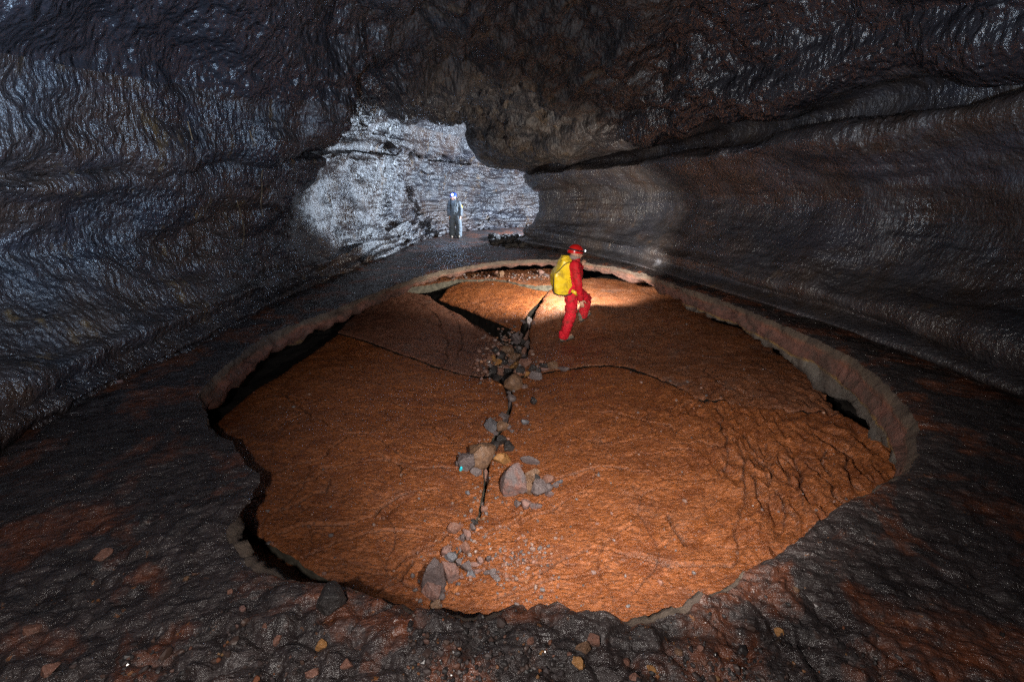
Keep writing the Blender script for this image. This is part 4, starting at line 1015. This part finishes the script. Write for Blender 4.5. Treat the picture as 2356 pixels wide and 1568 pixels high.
# --- the far person in a pale coverall, facing the camera
ft, _ = hit(1048, 546, BF); print('far foot', tuple(ft)); fY = ft.y
k2 = ft.y*1.03/FPX
root2 = bpy.data.objects.new('person', None); C.objects.link(root2); root2.location = ft
tag(root2, 'person in pale grey coveralls and blue helmet with lit headlamp, far back in the tube', 'person', 'cavers in the lava tube')
def G(x, y, dy=0.): return onY(x, y, fY+dy)
an = [G(1041, 541), G(1056, 541)]; kn = [G(1040, 520, -.03), G(1056, 520, -.03)]; hp = [G(1041, 497), G(1052, 497)]
pe, wa, chs, ne, hh = G(1046, 494), G(1046, 483), G(1045, 471), G(1044, 461), G(1043, 454)
sh = [G(1035.5, 466), G(1055.5, 466)]; el = [G(1032, 481, .02), G(1060, 481, .02)]; wr_ = [G(1033, 494, -.06), G(1059.5, 494, -.06)]
print('far h', hh.z-ft.z, (sh[0]-sh[1]).length)
fc = Vector((-.12, -1, -.05)).normalized(); fd2 = Vector((1, 0, 0))
def torso2(bm, g=0.):
    loft(bm, pe, wa, .15+g, .14+g, 16, flat=.7, flatdir=fd2); loft(bm, wa, chs, .14+g, .165+g, 16, flat=.65, flatdir=fd2)
    loft(bm, sh[0]+Vector((.05, 0, -.02)), sh[1]+Vector((-.05, 0, -.02)), .07+g, .07+g); loft(bm, chs, ne, .12+g, .07+g, flat=.8, flatdir=fd2)
bm = bmesh.new(); torso2(bm)
for i in (0, 1):
    loft(bm, hp[i], kn[i], .08, .055); loft(bm, kn[i], an[i], .055, .038); loft(bm, an[i], an[i]+Vector((0, -.14, -.06)), .035, .03)
    loft(bm, sh[i], el[i], .046, .036); loft(bm, el[i], wr_[i], .036, .026); hand(bm, wr_[i], Vector((0, -.15, -1)), Vector((.9 if i == 0 else -.9, .3, 0)), 1.1, .5)
loft(bm, ne-Vector((0, 0, .05)), hh, .05, .05); head(bm, hh, .10, fc)
b1 = fuse(bm, 'body', M['skin'], root2, .0068, 1)
bm = bmesh.new(); torso2(bm, .02)
for i in (0, 1):
    loft(bm, hp[i], kn[i], .125, .105); loft(bm, kn[i], an[i]+Vector((0, 0, .03)), .105, .115)
    loft(bm, sh[i], el[i], .072, .066); loft(bm, el[i], wr_[i], .066, .058)
loft(bm, pe, wa, .175, .165, flat=.75, flatdir=fd2)
b2 = fuse(bm, 'coverall', M['white'], root2, .011, 2, .018, 6, 4)
bm = bmesh.new(); loft(bm, wa+Vector((0, -.045, .02)), chs+Vector((0, -.05, .03)), .12, .145, 16, flat=.62, flatdir=fd2)
b3 = fuse(bm, 'chest_panel', M['vest'], root2, .011, 2, .012, 9)
b4 = tube('zip', [wa+Vector((.0, -.175, -.10)), wa+Vector((.0, -.168, .02)), chs+Vector((0, -.175, 0)), chs+Vector((0, -.16, .14))], .013, M['white'], root2)
b5s = [tube('shoulder_strap', [chs+Vector((s*.10, -.165, -.05)), chs+Vector((s*.11, -.155, .08)), chs+Vector((s*.115, -.06, .21))], .020, M['black'], root2) for s in (-1, 1)]
sd2 = fc.cross(Vector((0, 0, 1))).normalized(); up2 = sd2.cross(fc); q2 = Matrix((sd2, fc, up2)).transposed().to_quaternion(); hc2 = hh+Vector((0, .01, .055))
hl2 = dome('helmet', hc2, .135, q2, M['bluehelm'], root2)
bm = bmesh.new(); lc = hc2+fc*.15+up2*.05; ell(bm, lc, (.038, .03, .038), q2)
me = bpy.data.meshes.new('headlamp'); bm.to_mesh(me); bm.free(); me.materials.append(mat_emit('lit_headlamp', (.75, .87, 1), 70)); l2 = link('headlamp', me, hl2)
bm = bmesh.new(); ell(bm, hh+Vector((0, .035, -.02)), (.092, .085, .09)); hr = fuse(bm, 'hair', M['hair'], root2, .009, 1)
pl2 = [b1, b2, b3, b4, *b5s, hl2, l2, hr]
for k in (-1, 1):
    bm = bmesh.new(); ell(bm, hh+fc*.09+sd2*k*.034+up2*.004, (.014, .009, .008), q2)
    me = bpy.data.meshes.new('eye'); bm.to_mesh(me); bm.free(); me.materials.append(M['eye']); pl2.append(link('eye', me, root2))
for i in (0, 1):
    bu, bs = bmesh.new(), bmesh.new(); hl_ = an[i]+Vector((0, .06, 0)); hl_.z = ft.z+.0; boot(bu, bs, hl_, hl_+Vector((.02*(2*i-1), -.27, 0)), Vector((0, 0, 1)))
    b_ = fuse(bu, 'boot', M['boot'], root2, .01, 1); s3 = fuse(bs, 'sole', M['sole'], b_, .01, 1); pl2 += [b_, s3]
finish(root2, pl2)
pr2 = bpy.data.objects.new('backpack', None); C.objects.link(pr2); pr2.location = G(1048, 490, .22)
tag(pr2, 'small yellow pack showing behind the hip of the far person', 'backpack')
sc2 = lambda x, y, a, b: (G(x, y, .26), Vector((a, 0, 0)), Vector((0, b, 0)))
bg2 = pack([sc2(1052, 491, .15, .08), sc2(1052, 488, .18, .11), sc2(1052, 476, .19, .12), sc2(1050, 468, .16, .10), sc2(1049, 465, .10, .07)], M['yellow'], 'bag', pr2)
st2 = tube('strap', [G(1041, 468, .15), G(1041, 474, .16), G(1042, 488, .16)], .015, M['black'], pr2); finish(pr2, [bg2, st2])

# thin roots lying on the left wall
WV = WALLV[np.tile(uu, NTT) < iL+1]
WD = WV-np.array([0, 0, CAMH]); WN = WD/np.linalg.norm(WD, axis=1)[:, None]
M['root'] = mat_plain('dry_brown_root', (.13, .075, .035), .8, .4, 40, .002)
for path, lab in (([(574,300),(581,322),(590,350),(601,368),(604,384),(602,410),(603,440),(600,470),(606,500)], 'thin pale brown root crossing the ledge of the left wall'),
                  ([(432,280),(440,310),(447,340),(450,372),(452,384)], 'short thin brown root above the ledge, left of the longer root'),
                  ([(545,462),(556,500),(562,540),(556,565)], 'fine root trailing low on the left wall')):
    P_ = []
    for x_, y_ in resample(path, 6, closed=False, jag=0):
        r_ = np.array(ray(x_, y_)); r_ /= np.linalg.norm(r_); k_ = int((WN@r_).argmax()); t_ = WD[k_]@r_
        P_.append(np.array([0, 0, CAMH])+r_*(t_-.03))
    P_ = np.array(P_); P_[1:-1] = (P_[:-2]+P_[1:-1]*2+P_[2:])/4
    tag(tube('root', P_, .0065, M['root'], None, 6), lab, 'root', 'roots on the left wall')

# ------------------------------------------------------------ lamps of the cavers and the photographer, plus added fill spots
def aim(o, to): o.rotation_euler = (Vector(to)-o.location).to_track_quat('-Z', 'Y').to_euler()
def spot(name, loc, to, W, col, ang, blend=.6, r=.05):
    l = bpy.data.lights.new(name, 'SPOT'); l.energy = W; l.color = col; l.spot_size = math.radians(ang); l.spot_blend = blend; l.shadow_soft_size = r
    o = bpy.data.objects.new(name, l); C.objects.link(o); o.location = loc; aim(o, to); return o
def point(name, loc, W, col, r=.05):
    l = bpy.data.lights.new(name, 'POINT'); l.energy = W; l.color = col; l.shadow_soft_size = r
    o = bpy.data.objects.new(name, l); C.objects.link(o); o.location = loc; return o
# flash held low beside the camera, over the pit
spot('flash_pit', (.30, 1.25, 1.15), (1.0, 4.9, -.85), 880, (1, .92, .83), 108, 1, .02)
spot('fill_person', (.1, .5, 1.75), (chest.x-.03, chest.y, chest.z-.35), 1000, (1, .97, .93), 12.5, 1, .02)  # added narrow fill spot, brightens only the person in red
spot('fill_floor', (-.35, .0, 1.75), (-.3, 2.1, 0), 240, (1, .92, .86), 165, .8, .03)  # added fill for the near floor, which the pit flash misses
# cool flashes beside the camera on the side walls
spot('flash_left', (-.5, .0, 1.7), (-3.6, 3.6, 3.9), 2900, (.48, .70, 1), 98, .9, .03)
spot('flash_right', (.5, .0, 1.8), (3.6, 3.8, 5.0), 1050, (.60, .78, 1), 98, .9, .03)
spot('flash_ceiling', (0, .2, 1.9), (1.0, 7, 3.0), 620, (1, .93, .88), 84, .9, .03)
# strong flash hidden behind the right-hand corner, lighting the far wall
point('flash_far', (2.12, 17.15, 1.0), 6200, (.66, .81, 1), .06)
# lamp of the person in red, held in front of the chest
lp = onY(1339, 610, FY+.95)
spot('hand_lamp', lp, (1.0, 10.8, -.35), 900, (1, .94, .82), 165, .5, .03)
spot('headlamp_beam', hc+face*.2, onY(1512, 605, 9.9), 2600, (.9, 1, .93), 5, 1, .01)
point('far_headlamp_light', lc+fc*.35, 18, (.42, .62, 1), .08)
spot('fill_far_person', (-.2, .3, 2.0), (ft.x, ft.y, ft.z+.9), 700, (.85, .93, 1), 6.5, .5, .03)  # added fill spot, evens out the front of the far person

w = bpy.data.worlds.new('World'); bpy.context.scene.world = w; w.use_nodes = True
w.node_tree.nodes['Background'].inputs[0].default_value = (.5, .6, .8, 1); w.node_tree.nodes['Background'].inputs[1].default_value = .001
vs = bpy.context.scene.view_settings; vs.view_transform = 'Standard'; vs.look = 'None'; vs.exposure = 0; vs.gamma = 1
cy = bpy.context.scene.cycles; cy.use_denoising = False; cy.max_bounces = 5; cy.diffuse_bounces = 3; cy.glossy_bounces = 2; cy.sample_clamp_indirect = .4; cy.sample_clamp_direct = 5
try: cy.denoiser = 'OPENIMAGEDENOISE'
except Exception: pass
